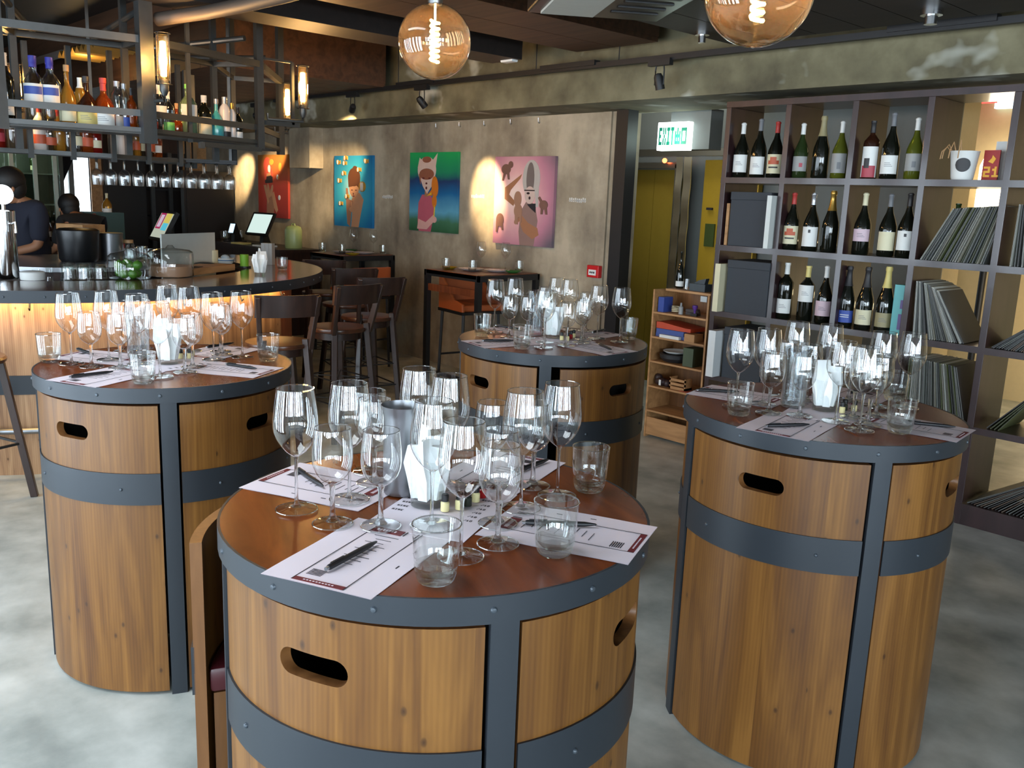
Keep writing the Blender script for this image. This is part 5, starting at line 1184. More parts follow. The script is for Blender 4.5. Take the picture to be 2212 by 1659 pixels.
def make_bar_chair():
    """round seat, x+ is the backrest side"""
    t = thing('bar_chair', 'x', 'chair')
    MB().lathe([(0, 0.735), (0.17, 0.735), (0.195, 0.742), (0.20, 0.755), (0.195, 0.768), (0.15, 0.765), (0.08, 0.760), (0, 0.758)], 36).build('seat', M['seat'], t, smooth=50)
    MB().lathe([(0.15, 0.69), (0.165, 0.69), (0.165, 0.735), (0.15, 0.735)], 28, closed=True).build('seat_ring', M['darkwood'], t, smooth=40)
    for sx, sy in ((-1, -1), (-1, 1)):
        MB().bar((sx * 0.13, sy * 0.11, 0.735), (sx * 0.20, sy * 0.18, 0.0), 0.036, 0.036).build('leg', M['darkwood'], t, smooth=0, bevel=0.004)
    for sy in (-1, 1):
        MB().bar((0.15, sy * 0.13, 0.80), (0.21, sy * 0.18, 0.0), 0.038, 0.04).build('leg', M['darkwood'], t, smooth=0, bevel=0.004)
        MB().bar((0.155, sy * 0.145, 0.74), (0.255, sy * 0.175, 1.07), 0.028, 0.042).build('back_post', M['darkwood'], t, smooth=0, bevel=0.004)
    mb = MB(); n = 10; vs = []
    for i in range(n + 1):
        s = -1 + 2 * i / n; y = 0.19 * s; x = 0.285 - 0.045 * s * s
        vs += [(x - 0.035, y, 0.945), (x - 0.013, y, 0.945), (x + 0.005, y, 1.075), (x - 0.018, y, 1.075)]
    fs = []
    for i in range(n):
        for c in range(4): fs.append((4 * i + c, 4 * i + (c + 1) % 4, 4 * i + 4 + (c + 1) % 4, 4 * i + 4 + c))
    fs += [(3, 2, 1, 0), tuple(4 * n + c for c in range(4))]
    MB().add(vs, fs).build('top_rail', M['darkwood'], t, smooth=30)
    mb = MB()
    for z in (0.26, 0.42):
        f = 1 - z / 0.74; a = 0.13 + 0.07 * f; b = 0.11 + 0.07 * f
        pts = [(-a, -b, z), (a + 0.02, -b, z), (a + 0.02, b, z), (-a, b, z)]
        for i in range(4): mb.bar(pts[i], pts[(i + 1) % 4], 0.008, 0.008)
        mb.bar(pts[0], pts[2], 0.005, 0.005).bar(pts[1], pts[3], 0.005, 0.005)
    mb.build('wire_brace', M['black'], t, smooth=0)
    return t
K_chair = Kind(make_bar_chair())
for x, y, a, lb in ((-5.30, 3.25, 4, 'dark wooden bar chair with round seat, nearest of those by the painted wall'),
                    (-5.68, 3.74, -8, 'dark wooden bar chair behind the nearest one, orange light on its back rail'),
                    (-6.42, 4.02, -16, 'dark wooden bar chair at the far end of the counter, seat half hidden'),
                    (-4.92, 2.60, -14, 'dark wooden bar chair beside the left barrel table, back rail to the camera'),
                    (-7.25, 4.30, -30, 'dark wooden bar chair farthest back, tucked near the counter end')):
    K_chair.put((x, y, 0), D2(a), lb)
def make_leather_stool():
    t = thing('leather_stool', 'x', 'stool')
    MB().box(-0.20, -0.20, 0.70, 0.20, 0.20, 0.76).build('seat', M['orange'], t, smooth=0, bevel=0.018)
    MB().box(-0.21, -0.21, 0.675, 0.21, 0.21, 0.70).build('seat_frame', M['black'], t, smooth=0)
    q = [(-0.21, 0.70), (0.20, 0.70), (0.205, 0.98), (0.15, 0.98), (-0.05, 0.80), (-0.20, 0.77)]
    for s in (-0.21, 0.185): MB().prism(q, s, s + 0.025, 'y').build('arm_panel', M['orange'], t, smooth=0, bevel=0.006)
    MB().box(0.18, -0.20, 0.76, 0.21, 0.20, 0.98).build('backrest', M['orange'], t, smooth=0, bevel=0.008)
    for sx in (-1, 1):
        for sy in (-1, 1): MB().bar((sx * 0.18, sy * 0.18, 0.675), (sx * 0.20, sy * 0.20, 0.0), 0.022, 0.022).build('leg', M['black'], t, smooth=0)
    MB().bar((-0.19, -0.19, 0.28), (-0.19, 0.19, 0.28), 0.016, 0.016).bar((0.19, -0.19, 0.28), (0.19, 0.19, 0.28), 0.016, 0.016).bar((-0.19, -0.19, 0.28), (0.19, -0.19, 0.28), 0.016, 0.016).build('foot_rail', M['black'], t, smooth=0)
    return t
K_ls = Kind(make_leather_stool())
K_ls.put((-6.06, 5.07, 0), D2(172), 'orange leather low-backed stool at the high table under the pink canvas')
K_ls.put((-7.38, 4.78, 0), D2(5), 'orange leather low-backed stool at the high table under the blue canvas')
# backless stool at the left edge
t = thing('bar_stool', 'backless wooden bar stool at the left edge by the counter', 'stool', (-5.22, 0.985, 0), D2(20))
MB().lathe([(0, 0.735), (0.17, 0.735), (0.195, 0.742), (0.20, 0.758), (0.19, 0.770), (0.10, 0.766), (0, 0.764)], 32).build('seat', M['seat'], t, smooth=50)
for sx in (-1, 1):
    for sy in (-1, 1): MB().bar((sx * 0.12, sy * 0.12, 0.735), (sx * 0.20, sy * 0.20, 0), 0.036, 0.036).build('leg', M['darkwood'], t, smooth=0, bevel=0.003)
mb = MB(); q = [(-0.17, -0.17, 0.3), (0.17, -0.17, 0.3), (0.17, 0.17, 0.3), (-0.17, 0.17, 0.3)]
for i in range(4): mb.bar(q[i], q[(i + 1) % 4], 0.012, 0.012)
mb.build('foot_ring', M['black'], t, smooth=0)

# ================================================================== ROUND BAR
BC = Vector((-6.98, 2.055, 0)); BR = 1.784; BZ = 1.08
t = thing('bar_counter', 'large round bar counter with dark polished top and lit pine front', 'bar counter', BC)
MB().arc(1.22, BR - 0.006, D2(-150), D2(150), BZ - 0.04, BZ, 90).build('counter_top', M['darktop'] if 'darktop' in M else woodgrain('counter_top_wood', srgb(58, 42, 30), srgb(92, 66, 46), (6, 6, 6), 0.16, 0.4, bs=0.02), t, smooth=40)
rb = MB().arc(BR - 0.006, BR, D2(-150), D2(150), BZ - 0.068, BZ + 0.001, 90).build('rim_band', M['strap'], t, smooth=40)
for k in range(24):
    a = D2(-60 + k * 6.5)
    MB().sphere((BR * math.cos(a), BR * math.sin(a), BZ - 0.033), 0.006, 8, 6).build('rivet', M['rivet'], rb)
MB().arc(1.60, 1.64, D2(-150), D2(35.3), 0, BZ - 0.04, 80).build('front_boards', M['barpine'], t, smooth=40)
MB().arc(1.638, 1.646, D2(-150), D2(35.3), 0.475, 0.585, 80).build('metal_band', M['strap'], t, smooth=40)
MB().arc(1.60, 1.64, D2(35.3), D2(42), 0, BZ - 0.04, 6).build('end_panel', M['redwood'], t, smooth=40)
MB().tube([(1.72 * math.cos(D2(a)), 1.72 * math.sin(D2(a)), 0.28) for a in range(-100, 34, 4)], 0.017, 10).build('foot_rail', M['dullsteel'], t)
for k in range(7):
    a = D2(-52 + k * 14); R = Matrix.Rotation(a, 3, 'Z')
    hk = [R @ Vector(v) for v in ((1.69, 0, BZ - 0.04), (1.69, 0, BZ - 0.085), (1.705, 0, BZ - 0.115), (1.72, 0, BZ - 0.10))]
    MB().tube(hk, 0.005, 6).build('bag_hook', M['black'], t)
MB().arc(1.655, 1.668, D2(-100), D2(34), BZ - 0.052, BZ - 0.041, 60).build('led_strip', emitter('led_warm', (1, 0.64, 0.20, 1), 7), t, smooth=40)
MB().arc(0.95, 1.24, D2(-140), D2(140), 0.84, 0.88, 60).build('work_counter', M['steel'], t, smooth=40)
MB().arc(1.19, 1.22, D2(-150), D2(150), 0, BZ - 0.04, 60).build('inner_wall', M['darkwood'], t, smooth=40)
for k in range(5):
    a = D2(-28 + k * 14)
    lamp('counter_glow', 'AREA', (BC.x + 1.70 * math.cos(a), BC.y + 1.70 * math.sin(a), BZ - 0.06), 1.1, (1, 0.62, 0.22), (0, D2(24), a), 0.05, 0.4)
t = thing('bar_island', 'dark round service island in the middle of the bar', 'counter', BC)
MB().cyl(0.60, 0, 1.08, 48).build('body', M['darkwood'], t)
MB().cyl(0.63, 1.08, 1.11, 48).build('top', M['steel'], t)

def put(nm, label, cat, mb, m, x, y, z, rz=0, **k): return tag(mb.build(nm, m, loc=(x, y, z), rz=rz, **k), label, cat)
# beer tap
t = thing('beer_tap', 'chrome beer tap column with glowing white ball at the left edge', 'beer tap', (-6.06, 1.42, BZ))
MB().lathe([(0, 0.0005), (0.055, 0.0005), (0.06, 0.01), (0.058, 0.30), (0.06, 0.405), (0.05, 0.41), (0.012, 0.412), (0.012, 0.45), (0, 0.45)], 32).build('column', M['chrome'], t, smooth=40)
MB().sphere((0, 0, 0.50), 0.058, 24, 16).build('globe_light', emitter('tap_globe', (0.9, 0.97, 1, 1), 3.5), t)
MB().tube([(0.05, 0.02, 0.33), (0.11, 0.03, 0.34), (0.12, 0.03, 0.28)], 0.008, 8).build('spout', M['chrome'], t)
put('coaster_stack', 'round white coaster stack beside the beer tap', 'coasters', MB().lathe([(0, .0005), (0.068, .0005), (0.07, 0.02), (0.07, 0.045), (0.06, 0.05), (0, 0.05)], 28), C_['white'], -5.97, 1.53, BZ)
# jars
t = thing('lime_jar', 'glass jar full of green limes on the bar counter', 'jar', (-5.87, 2.07, BZ + 0.001))
MB().lathe([(0, 0.002), (0.125, 0.002), (0.13, 0.02), (0.13, 0.125), (0.12, 0.14)], 36).build('glass_body', M['tumbler'], t, smooth=60)
MB().lathe([(0.13, 0.135), (0.11, 0.155), (0.03, 0.175), (0.012, 0.19), (0, 0.19)], 36).build('glass_lid', M['tumbler'], t, smooth=60)
r = random.Random(4)
for k, (dx, dy, dz) in enumerate([(0.04, 0.03, .035), (-0.04, 0.04, .035), (0.05, -0.05, .035), (-0.03, -0.05, .035), (0.0, 0.0, .085), (0.06, 0.03, .088), (-0.05, 0.0, .09), (0.02, -0.07, .088), (0.09, -0.01, .036)]):
    tag(MB().sphere((0, 0, 0), 0.031, 16, 10, sc=(1, 1, 0.94)).sphere((0, 0, 0.028), 0.006, 8, 6).build('lime', M['lime'], loc=(-5.87 + dx, 2.07 + dy, BZ + dz)), 'green lime in the glass jar, %s' % (['bottom layer at the wall side', 'bottom layer at the far left', 'bottom layer at the front right', 'bottom layer at the front left', 'top layer in the middle', 'top layer at the right', 'top layer at the back', 'top layer at the front', 'bottom layer at the right'][k]), 'lime', 'limes in the glass jar')
t = thing('drum_jar', 'wide shallow glass jar with lid beside the lime jar', 'jar', (-5.93, 2.36, BZ + 0.001))
MB().lathe([(0, 0.002), (0.14, 0.002), (0.145, 0.02), (0.145, 0.15), (0.135, 0.165)], 36).build('glass_body', M['tumbler'], t, smooth=60)
MB().lathe([(0.145, 0.16), (0.12, 0.175), (0.03, 0.185), (0.015, 0.205), (0, 0.205)], 36).build('glass_lid', M['tumbler'], t, smooth=60)
MB().lathe([(0, 0.004), (0.132, 0.004), (0.132, 0.07), (0, 0.08)], 28).build('snack_filling', pcol('snack', 170, 130, 100), t)
for k, (x, y) in enumerate([(-5.935, 1.72), (-5.90, 1.80), (-5.95, 1.83), (-5.90, 1.90), (-6.02, 1.76)]):
    K_tumbler.put((x, y, BZ + 0.0995), rot=(PI, 0, 0.3 * k), label='upturned tumbler on the counter left of the lime jar, %s' % ('front left', 'front middle', 'back middle', 'front right', 'back left')[k], group='upturned tumblers on the counter')
# napkins, tray, board, odds and ends
ng = make_napkin_glass('the right side of the bar counter'); ng.location = (-5.83, 2.95, BZ); ng.scale = (1.15, 1.15, 1.15)
K_tumbler.put((-6.09, 3.26, BZ + 0.001), 0, 'empty tumbler near the right end of the bar counter')
t = thing('green_tube', 'lime green tube on a black foot on the bar counter', 'tube', (-6.42, 3.12, BZ))
MB().cyl(0.032, 0.012, 0.10, 24).build('tube', M['green'], t); MB().cyl(0.05, 0.0005, 0.012, 24).build('foot', M['blackp'], t)
t = thing('wooden_tray', 'long tan wooden tray on the bar counter', 'tray', (-6.10, 2.60, BZ), D2(125))
MB().box(-0.36, -0.10, 0.001, 0.36, 0.12, 0.045).build('tray_body', M['tan'], t, smooth=0, bevel=0.003)
MB().box(-0.26, -0.06, 0.045, 0.0, 0.0, 0.048).build('grip_hole', M['inside'], t, smooth=0)
t = thing('pale_panel', 'pale grey-white board standing upright inside the bar', 'board', (-6.46, 2.71, 1.0), D2(118))
MB().box(-0.29, -0.006, 0.0, 0.29, 0.006, 0.335).build('board', M['lightgrey'], t, smooth=0)
MB().box(-0.29, 0.006, 0.0, -0.27, 0.12, 0.02).box(0.27, 0.006, 0.0, 0.29, 0.12, 0.02).build('feet', M['black'], t, smooth=0)
put('black_cloth', 'crumpled black cloth on the bar counter', 'cloth', MB().sphere((0, 0, 0.012), 0.10, 18, 8, sc=(1, 0.7, 0.28)).sphere((0.08, 0.03, 0.008), 0.07, 14, 8, sc=(1, 0.8, 0.3)), pcol('cloth', 34, 40, 40), -6.35, 2.78, BZ + 0.015, 0.5)
t = thing('china_bowl', 'blue and white bowl holding crumpled paper on the bar counter', 'bowl', (-6.60, 3.05, BZ))
MB().lathe([(0, 0.001), (0.04, 0.001), (0.062, 0.03), (0.066, 0.06), (0.062, 0.06), (0.056, 0.03), (0, 0.01)], 28).build('bowl', C_['white'], t, smooth=50)
MB().lathe([(0.0645, 0.042), (0.0668, 0.042), (0.067, 0.05), (0.0648, 0.05)], 28, closed=True).build('blue_ring', pcol('chinab', 70, 110, 150), t)
MB().sphere((0, 0, 0.06), 0.035, 9, 6, sc=(1, 1, 0.8)).build('crumpled_paper', pcol('bluep', 170, 190, 205), t)
put('menu_holder', 'tall grey ribbed holder behind the napkin glass on the bar', 'holder', MB().box(-0.045, -0.03, 0, 0.045, 0.03, 0.17).box(-0.02, -0.034, 0.0, -0.012, -0.03, 0.17).box(0.012, -0.034, 0, 0.02, -0.03, 0.17), C_['lgrey'], -6.62, 3.42, BZ + 0.001, 0.7, smooth=0)
put('paper_roll', 'pale paper roll standing behind the upright board', 'roll', MB().cyl(0.05, 0, 0.12, 20), C_['cream'], -6.62, 2.95, 1.111 - 0.03, 0)
# on the island
ix, iy, iz = BC.x, BC.y, 1.111
t = thing('ice_bucket', 'black lidded ice bucket with steel band on the bar island', 'ice bucket', (ix + 0.10, iy + 0.02, iz))
MB().lathe([(0, 0), (0.115, 0), (0.13, 0.02), (0.14, 0.19), (0.14, 0.20), (0, 0.20)], 32).build('bucket', M['blackp'], t, smooth=40)
MB().lathe([(0.145, 0.20), (0.145, 0.222), (0.12, 0.235), (0, 0.24)], 32).build('lid', M['blackp'], t, smooth=40)
put('steel_pot', 'brushed steel pot beside the black ice bucket', 'pot', MB().lathe([(0, 0), (0.085, 0), (0.09, 0.01), (0.09, 0.19), (0.093, 0.2), (0.085, 0.2), (0, 0.18)], 28), M['steel'], ix + 0.02, iy + 0.27, iz)
for k, (dx, dy) in enumerate(((0.25, 0.33), (0.17, 0.43), (0.36, 0.28), (0.28, 0.45), (0.02, 0.50), (0.36, 0.42))):
    K_tumbler.put((ix + dx, iy + dy, iz), 0.2 * k, 'clear tumbler on the bar island right of the ice bucket', 'tumblers on the bar island')
put('cardboard_box', 'plain brown cardboard box behind the ice bucket', 'box', MB().box(-0.14, -0.1, 0, 0.14, 0.1, 0.25), M['tan'], ix - 0.28, iy + 0.16, iz, 0.4, smooth=0)
put('red_beaker', 'bright red beaker on the bar island', 'beaker', MB().lathe([(0, 0), (0.03, 0), (0.036, 0.11), (0.03, 0.11), (0.026, 0.01), (0, 0.01)], 20), M['red'], ix - 0.16, iy + 0.40, iz + 0.0)
t = thing('corked_jar', 'clear jar with cork lid on the bar island', 'jar', (ix + 0.02, iy + 0.40, iz))
MB().lathe([(0, 0.001), (0.04, 0.001), (0.042, 0.11), (0.034, 0.13)], 20).build('glass_body', M['tumbler'], t, smooth=60); MB().cyl(0.036, 0.125, 0.148, 20).build('cork_lid', C_['cork'], t)
def carafe(label, loc, fill):
    t = thing('carafe', label, 'carafe', loc, group='carafes behind the counter')
    MB().lathe([(0, 0.002), (0.055, 0.002), (0.062, 0.03), (0.058, 0.08), (0.025, 0.15), (0.018, 0.20), (0.024, 0.245)], 24).build('glass_body', M['tumbler'], t, smooth=60)
    if fill: MB().lathe([(0, 0.004), (0.05, 0.004), (0.058, 0.03), (0.054, 0.075), (0, 0.08)], 24).build('drink', fill, t, smooth=60)
YD = botmat('yellow_drink', srgb(214, 190, 40), 0.1, 0.5)
carafe('glass carafe with yellow drink behind the counter', (-6.16, 1.60, 0.88), YD)
carafe('clear glass carafe behind the yellow one, first from left', (-6.24, 1.70, 0.88), None)
carafe('clear glass carafe behind the counter, second from left', (-6.18, 1.78, 0.88), None)
carafe('clear glass carafe behind the counter, third from left', (-6.10, 1.90, 0.88), None)
t = thing('ice_well', 'dark angled ice well lid behind the upturned tumblers', 'ice well', (-6.32, 1.93, 0.885))
MB().prism([(-0.16, 0), (0.16, 0), (0.16, 0.16), (0.0, 0.22), (-0.16, 0.10)], -0.12, 0.12, 'y').build('lid', pcol('welld', 40, 44, 46), t, smooth=0)
# bar screen
def screen(nm, label, loc, rz, w, h, tilt, m_face, items=None, base=True, back=0.03):
    t = thing(nm, label, 'screen', loc, rz)
    R = Matrix.Rotation(D2(-tilt), 3, 'X')
    q = MB().obox((0, 0.0, 0.10 + h / 2), (w, back, h), R).build('monitor', M['blackp'], t, smooth=0)
    off = R @ Vector((0, -back / 2 - 0.001, 0))
    MB().obox(Vector((0, 0, 0.10 + h / 2)) + off, (w * 0.86, 0.002, h * 0.84), R).build('display', m_face, t, smooth=0)
    for i, (x0, z0, x1, z1, m) in enumerate(items or []):
        c = Vector((((x0 + x1) / 2 - .5) * w * .86, 0, ((z0 + z1) / 2 - .5) * h * .84))
        MB().obox(Vector((0, 0, 0.10 + h / 2)) + off + R @ (c + Vector((0, -0.0015 - 0.0004 * i, 0))), ((x1 - x0) * w * .86, 0.001, (z1 - z0) * h * .84), R).build('screen_tile', m, t, smooth=0)
    MB().prism([(0.0, 0.0), (0.14, 0.0), (0.11, 0.06), (0.05, 0.22), (0.02, 0.2)], -0.03, 0.03, 'x').box(-0.10, -0.06, 0, 0.10, 0.14, 0.015).build('stand', M['blackp'], t, smooth=0)
    return t
e = lambda n, r_, g_, b_, s: emitter(n, srgb(r_, g_, b_), s)
screen('till_screen', 'tilted till screen with coloured tiles behind the pale board', (-7.45, 2.92, 1.11), D2(-4), 0.36, 0.26, 28, e('scr', 170, 176, 160, 0.8),
       [(0.05, 0.35, 0.45, 1.0, e('t1', 150, 40, 80, 0.8)), (0.12, 0.42, 0.38, 0.93, e('t2', 190, 170, 190, 0.8)), (0.5, 0.5, 0.95, 1.0, e('t3', 196, 180, 90, 0.8)), (0.55, 0.3, 0.95, 0.6, e('t4', 80, 170, 190, 0.9))])
put('till_shelf', 'dark stand carrying the till screen inside the bar', 'stand', MB().box(-0.12, -0.10, 0, 0.12, 0.10, 1.109), M['darkwood'], -7.45, 2.92, 0, D2(28), smooth=0)
# counter along the painted wall
t = thing('wall_counter', 'dark counter along the painted wall below the red canvas', 'counter', (-10.4, 5.25, 0))
MB().box(-1.1, -0.28, 0.96, 1.05, 0.28, 1.0).build('top', M['darkwood'], t, smooth=0); MB().box(-1.08, -0.25, 0, 1.03, 0.26, 0.96).build('body', M['darkwood'], t, smooth=0)
screen('till_screen', 'till screen with blank pale page on the counter below the red canvas', (-10.28, 5.22, 1.0), D2(12), 0.40, 0.30, 28, e('scr2', 186, 206, 200, 1.0))
screen('card_terminal', 'small phone-like terminal with bright screen on the wall counter', (-10.85, 5.12, 1.0), D2(15), 0.10, 0.14, 20, e('scr3', 190, 226, 255, 1.3), back=0.015)
t = thing('green_canister', 'sage green lidded canister on the counter below the wall', 'canister', (-9.62, 5.30, 1.0))
MB().lathe([(0, 0.001), (0.095, 0.001), (0.10, 0.02), (0.10, 0.21), (0.085, 0.25), (0.05, 0.265), (0, 0.267)], 28).build('canister', M['sage'], t, smooth=50)
MB().tube([(-0.04, 0, 0.262), (-0.03, 0, 0.285), (0.03, 0, 0.285), (0.04, 0, 0.262)], 0.008, 8).build('lid_handle', M['sage'], t)
put('paper_stack', 'loose white papers on the wall counter beside the canister', 'papers', MB().box(-0.13, -0.08, 0.0005, 0.13, 0.08, 0.018), C_['white'], -9.95, 5.1, 1.0, 0.2, smooth=0)
put('note_pad', 'cream note pad on the wall counter before the till', 'pad', MB().box(-0.10, -0.07, 0.0005, 0.10, 0.07, 0.02), C_['yellow'], -10.45, 5.04, 1.0, 0.3, smooth=0)
for k, (x, y) in enumerate(((-11.22, 5.2), (-11.10, 5.3), (-11.2, 5.4), (-10.98, 5.25), (-11.05, 5.1))):
    K_tumbler.put((x, y, 1.0005), 0, 'tumbler on the left end of the wall counter by the dark panel', 'tumblers on the wall counter', scale=1.25)
# dark standing panel, far wall fittings
tag(MB().box(-11.64, 4.80, 0, -11.54, 5.48, 1.87).box(-11.54, 4.83, 0.02, -11.53, 5.45, 1.85).build('dark_cabinet', pcol('cab', 20, 17, 16, 0.5), smooth=0), 'tall black cabinet standing against the painted wall at left', 'cabinet')
tag(MB().box(-12.55, 4.12, 0, -12.45, 4.66, 2.15).box(-12.45, 4.16, 0.05, -12.44, 4.62, 2.1).build('black_cupboard', pcol('cab2', 14, 12, 12, 0.5), smooth=0), 'black cupboard left of the glass-fronted rack, far wall', 'cupboard')
t = thing('metal_rack', 'grey framed rack with dark shelves on the far wall under hanging glasses', 'rack', (-12.3, 4.96, 0))
for y in (-0.27, -0.03, 0.21): MB().box(-0.02, y - 0.025, 0, 0.02, y + 0.025, 2.1).build('frame_post', M['rackm'], t, smooth=0)
for z in (0.5, 0.9, 1.25, 1.6, 1.95): MB().box(-0.22, -0.27, z, 0.0, 0.21, z + 0.02).build('shelf', M['black'], t, smooth=0)
MB().box(-0.24, -0.3, 0, -0.23, 0.24, 2.1).build('back', M['inside'], t, smooth=0)
struct(MB().box(-12.6, 5.2, 0, -12.5, WY, 2.3), 'trim_20', M['tan'], smooth=0)
struct(MB().box(-12.6, 3.98, 0, -12.52, 4.12, 2.3), 'trim_21', M['tan'], smooth=0)
# bright far window with curtain
w7 = struct(MB().box(-12.6, 3.55, 1.15, -12.54, 3.60, 2.05).box(-12.6, 3.98, 1.15, -12.54, 4.03, 2.05).box(-12.6, 3.72, 1.15, -12.54, 3.78, 2.05).box(-12.6, 3.55, 1.12, -12.54, 4.03, 1.16), 'window_6', M['grey'], smooth=0)
MB().box(-12.598, 3.60, 1.16, -12.59, 3.98, 1.98).build('lit_pane', emitter('outdoor_light', (0.80, 0.93, 1, 1), 2.6), w7, smooth=0)
mb = MB(); vs = []; n = 14
for i in range(n + 1):
    q = i / n; z = 2.1 - 1.2 * q; wdt = 0.42 - 0.36 * min(1, q * 1.5) if q < 0.66 else 0.06 + 0.2 * (q - 0.66)
    for j in range(7):
        y = 3.40 + wdt * j / 6; vs.append((-12.46 + 0.02 * math.sin(j * 2.2), y, z))
fs = [(i * 7 + j, i * 7 + j + 1, (i + 1) * 7 + j + 1, (i + 1) * 7 + j) for i in range(n) for j in range(6)]
k0 = len(vs); vs2 = vs + [(a - 0.012, b, c) for a, b, c in vs]
tag(MB().add(vs2, fs + [tuple(k0 + k for k in f)[::-1] for f in fs]).build('tied_curtain', pcol('curt', 22, 24, 32, 0.9), smooth=60), 'dark curtain gathered to the left of the bright far window', 'curtain')
# glass-door fridge at far left
t = thing('glass_fridge', 'glass-fronted drinks fridge with greenish doors at the far left', 'fridge', (-11.9, 2.85, 0))
MB().box(-0.5, -0.75, 0, -0.45, 0.62, 2.2).box(-0.5, -0.75, 0, 0, -0.7, 2.2).box(-0.5, 0.57, 0, 0, 0.62, 2.2).box(-0.5, -0.75, 2.12, 0, 0.62, 2.2).build('cabinet_body', pcol('frg', 60, 66, 60), t, smooth=0)
for y in (-0.45, 0.05, 0.30, 0.52): MB().box(0.0, y - 0.022, 0.1, 0.03, y + 0.022, 2.12).build('door_frame', pcol('alu', 190, 206, 200, 0.35, 0.4), t, smooth=0)
for z in (1.02, 1.38, 1.74): MB().box(-0.44, -0.7, z, -0.02, 0.57, z + 0.015).build('shelf', C_['sil'], t, smooth=0)
MB().box(0.008, -0.7, 0.1, 0.014, 0.57, 2.12).build('glass_door', thin_glass('fridge_glass', (0.75, 0.85, 0.78, 1), 1.5), t, smooth=0)
lamp('fridge_light', 'AREA', (-11.93, 2.75, 2.08), 5, (0.95, 1, 0.85), (0, D2(10), 0), 0.1, 1.0)
for k in range(9):
    bottle('small bottle in the far fridge, %s shelf, %s from left' % (('middle', 'top', 'lowest')[k % 3], nth(k // 3 + 1)), (-12.12, 2.25 + 0.135 * k, (1.395, 1.755, 1.035)[k % 3]), ('bordeaux', 'spirit', 'burgundy')[k % 3], ('dark', 'green', 'clear')[k % 3], 0.26, 0.035, ('red', 'white', 'gold')[k % 3], 0.8, ('white', 'cream', 'red')[k % 3], group='bottles in the far fridge', face=-10)
# back counter with bottles
t = thing('rear_counter', 'dark rear counter crowded with bottles behind the bartender', 'counter', (-10.3, 2.2, 0))
MB().box(-0.25, -1.7, 0, 0.25, 1.35, 1.02).build('body', M['darkwood'], t, smooth=0); MB().box(-0.28, -1.72, 1.02, 0.28, 1.37, 1.06).build('top', M['black'], t, smooth=0)
r = random.Random(11); ks = []
for k in range(20):
    y = 0.62 + k * 0.145
    bottle('bottle on the rear counter, %s row, %s from left' % (('front', 'back')[k % 2], nth(k // 2 + 1)), (-10.12 - 0.12 * (k % 2), y, 1.0605), r.choice(['bordeaux', 'burgundy', 'spirit', 'champagne']), r.choice(['dark', 'dark', 'green', 'brown', 'clear']), r.uniform(0.27, 0.34), 0.04, r.choice(['white', 'sil', 'dark', 'red']), 0.8, r.choice(['white', 'cream', None, 'lgrey']), group='bottles on the rear counter', face=-15)
put('display_case', 'small teal appliance on the rear counter before the window', 'appliance', MB().box(-0.12, -0.2, 0, 0.12, 0.2, 0.30), pcol('appl', 50, 80, 80), -10.3, 3.36, 1.0605, smooth=0)
bottle('small gold-capped bottle on top of the teal appliance', (-10.28, 3.42, 1.3615), 'flask', 'gold', 0.2, 0.05, 'cream', .75, 'white', (.0, .2), face=-20)

# ================================================================== HANGING BOTTLE RACK
RV = [Vector((-5.62, 0.35)), Vector((-5.42, 1.30)), Vector((-5.30, 2.01)), Vector((-5.62, 2.86)), Vector((-6.35, 3.40))]
rk = thing('bottle_rack', 'suspended grey steel bottle rack ringing the bar ceiling', 'rack', (0, 0, 0))
cen = Vector((BC.x, BC.y))
def inn(v, d): return v + (cen - v).normalized() * d
V3 = lambda v, z: (v.x, v.y, z)
for i in range(4):
    a, b = RV[i], RV[i + 1]; ai, bi = inn(a, 0.34), inn(b, 0.34)
    for z, hgt in ((1.968, 0.036), (2.065, 0.036)): MB().bar(V3(a, z), V3(b, z), 0.012, hgt).build('rail', M['rackm'], rk, smooth=0) if False else MB().add([V3(a, z - hgt / 2), V3(b, z - hgt / 2), V3(b, z + hgt / 2), V3(a, z + hgt / 2)] + [V3(inn(a, .014), z - hgt / 2), V3(inn(b, .014), z - hgt / 2), V3(inn(b, .014), z + hgt / 2), V3(inn(a, .014), z + hgt / 2)],
        [(0, 1, 2, 3), (7, 6, 5, 4), (0, 4, 5, 1), (3, 2, 6, 7), (0, 3, 7, 4), (1, 5, 6, 2)]).build('rail', M['rackm'], rk, smooth=0)
    MB().add([V3(a, 1.952), V3(b, 1.952), V3(bi, 1.952), V3(ai, 1.952), V3(a, 1.962), V3(b, 1.962), V3(bi, 1.962), V3(ai, 1.962)], [(3, 2, 1, 0), (4, 5, 6, 7), (0, 1, 5, 4), (1, 2, 6, 5), (2, 3, 7, 6), (3, 0, 4, 7)]).build('deck', M['rackm'], rk, smooth=0)
    MB().bar(V3(a, 2.46), V3(b, 2.46), 0.04, 0.04).build('top_rail', M['rackm'], rk, smooth=0)
    MB().bar(V3(ai, 2.46), V3(bi, 2.46), 0.03, 0.03).build('inner_top_rail', M['rackm'], rk, smooth=0)
    MB().bar(V3(ai, 2.12), V3(bi, 2.12), 0.012, 0.012).build('guard_wire', M['rackm'], rk, smooth=0)
for i, v in enumerate(RV):
    s = 0.075 if i == 2 else 0.045
    MB().bar(V3(v, 1.93 if i != 2 else 1.90), V3(v, 2.95), s, s).build('corner_post', M['rackm'], rk, smooth=0)
    MB().bar(V3(inn(v, .34), 1.84), V3(inn(v, .34), 3.04), 0.035, 0.035).build('inner_post', M['rackm'], rk, smooth=0)
    MB().bar(V3(v, 2.46), V3(inn(v, .34), 2.46), 0.03, 0.03).build('cross_bar', M['rackm'], rk, smooth=0)
    MB().tube([V3(inn(v, .1), 2.62), V3(inn(v, .9), 2.56)], 0.018, 10).build('stay_tube', M['rackm'], rk)
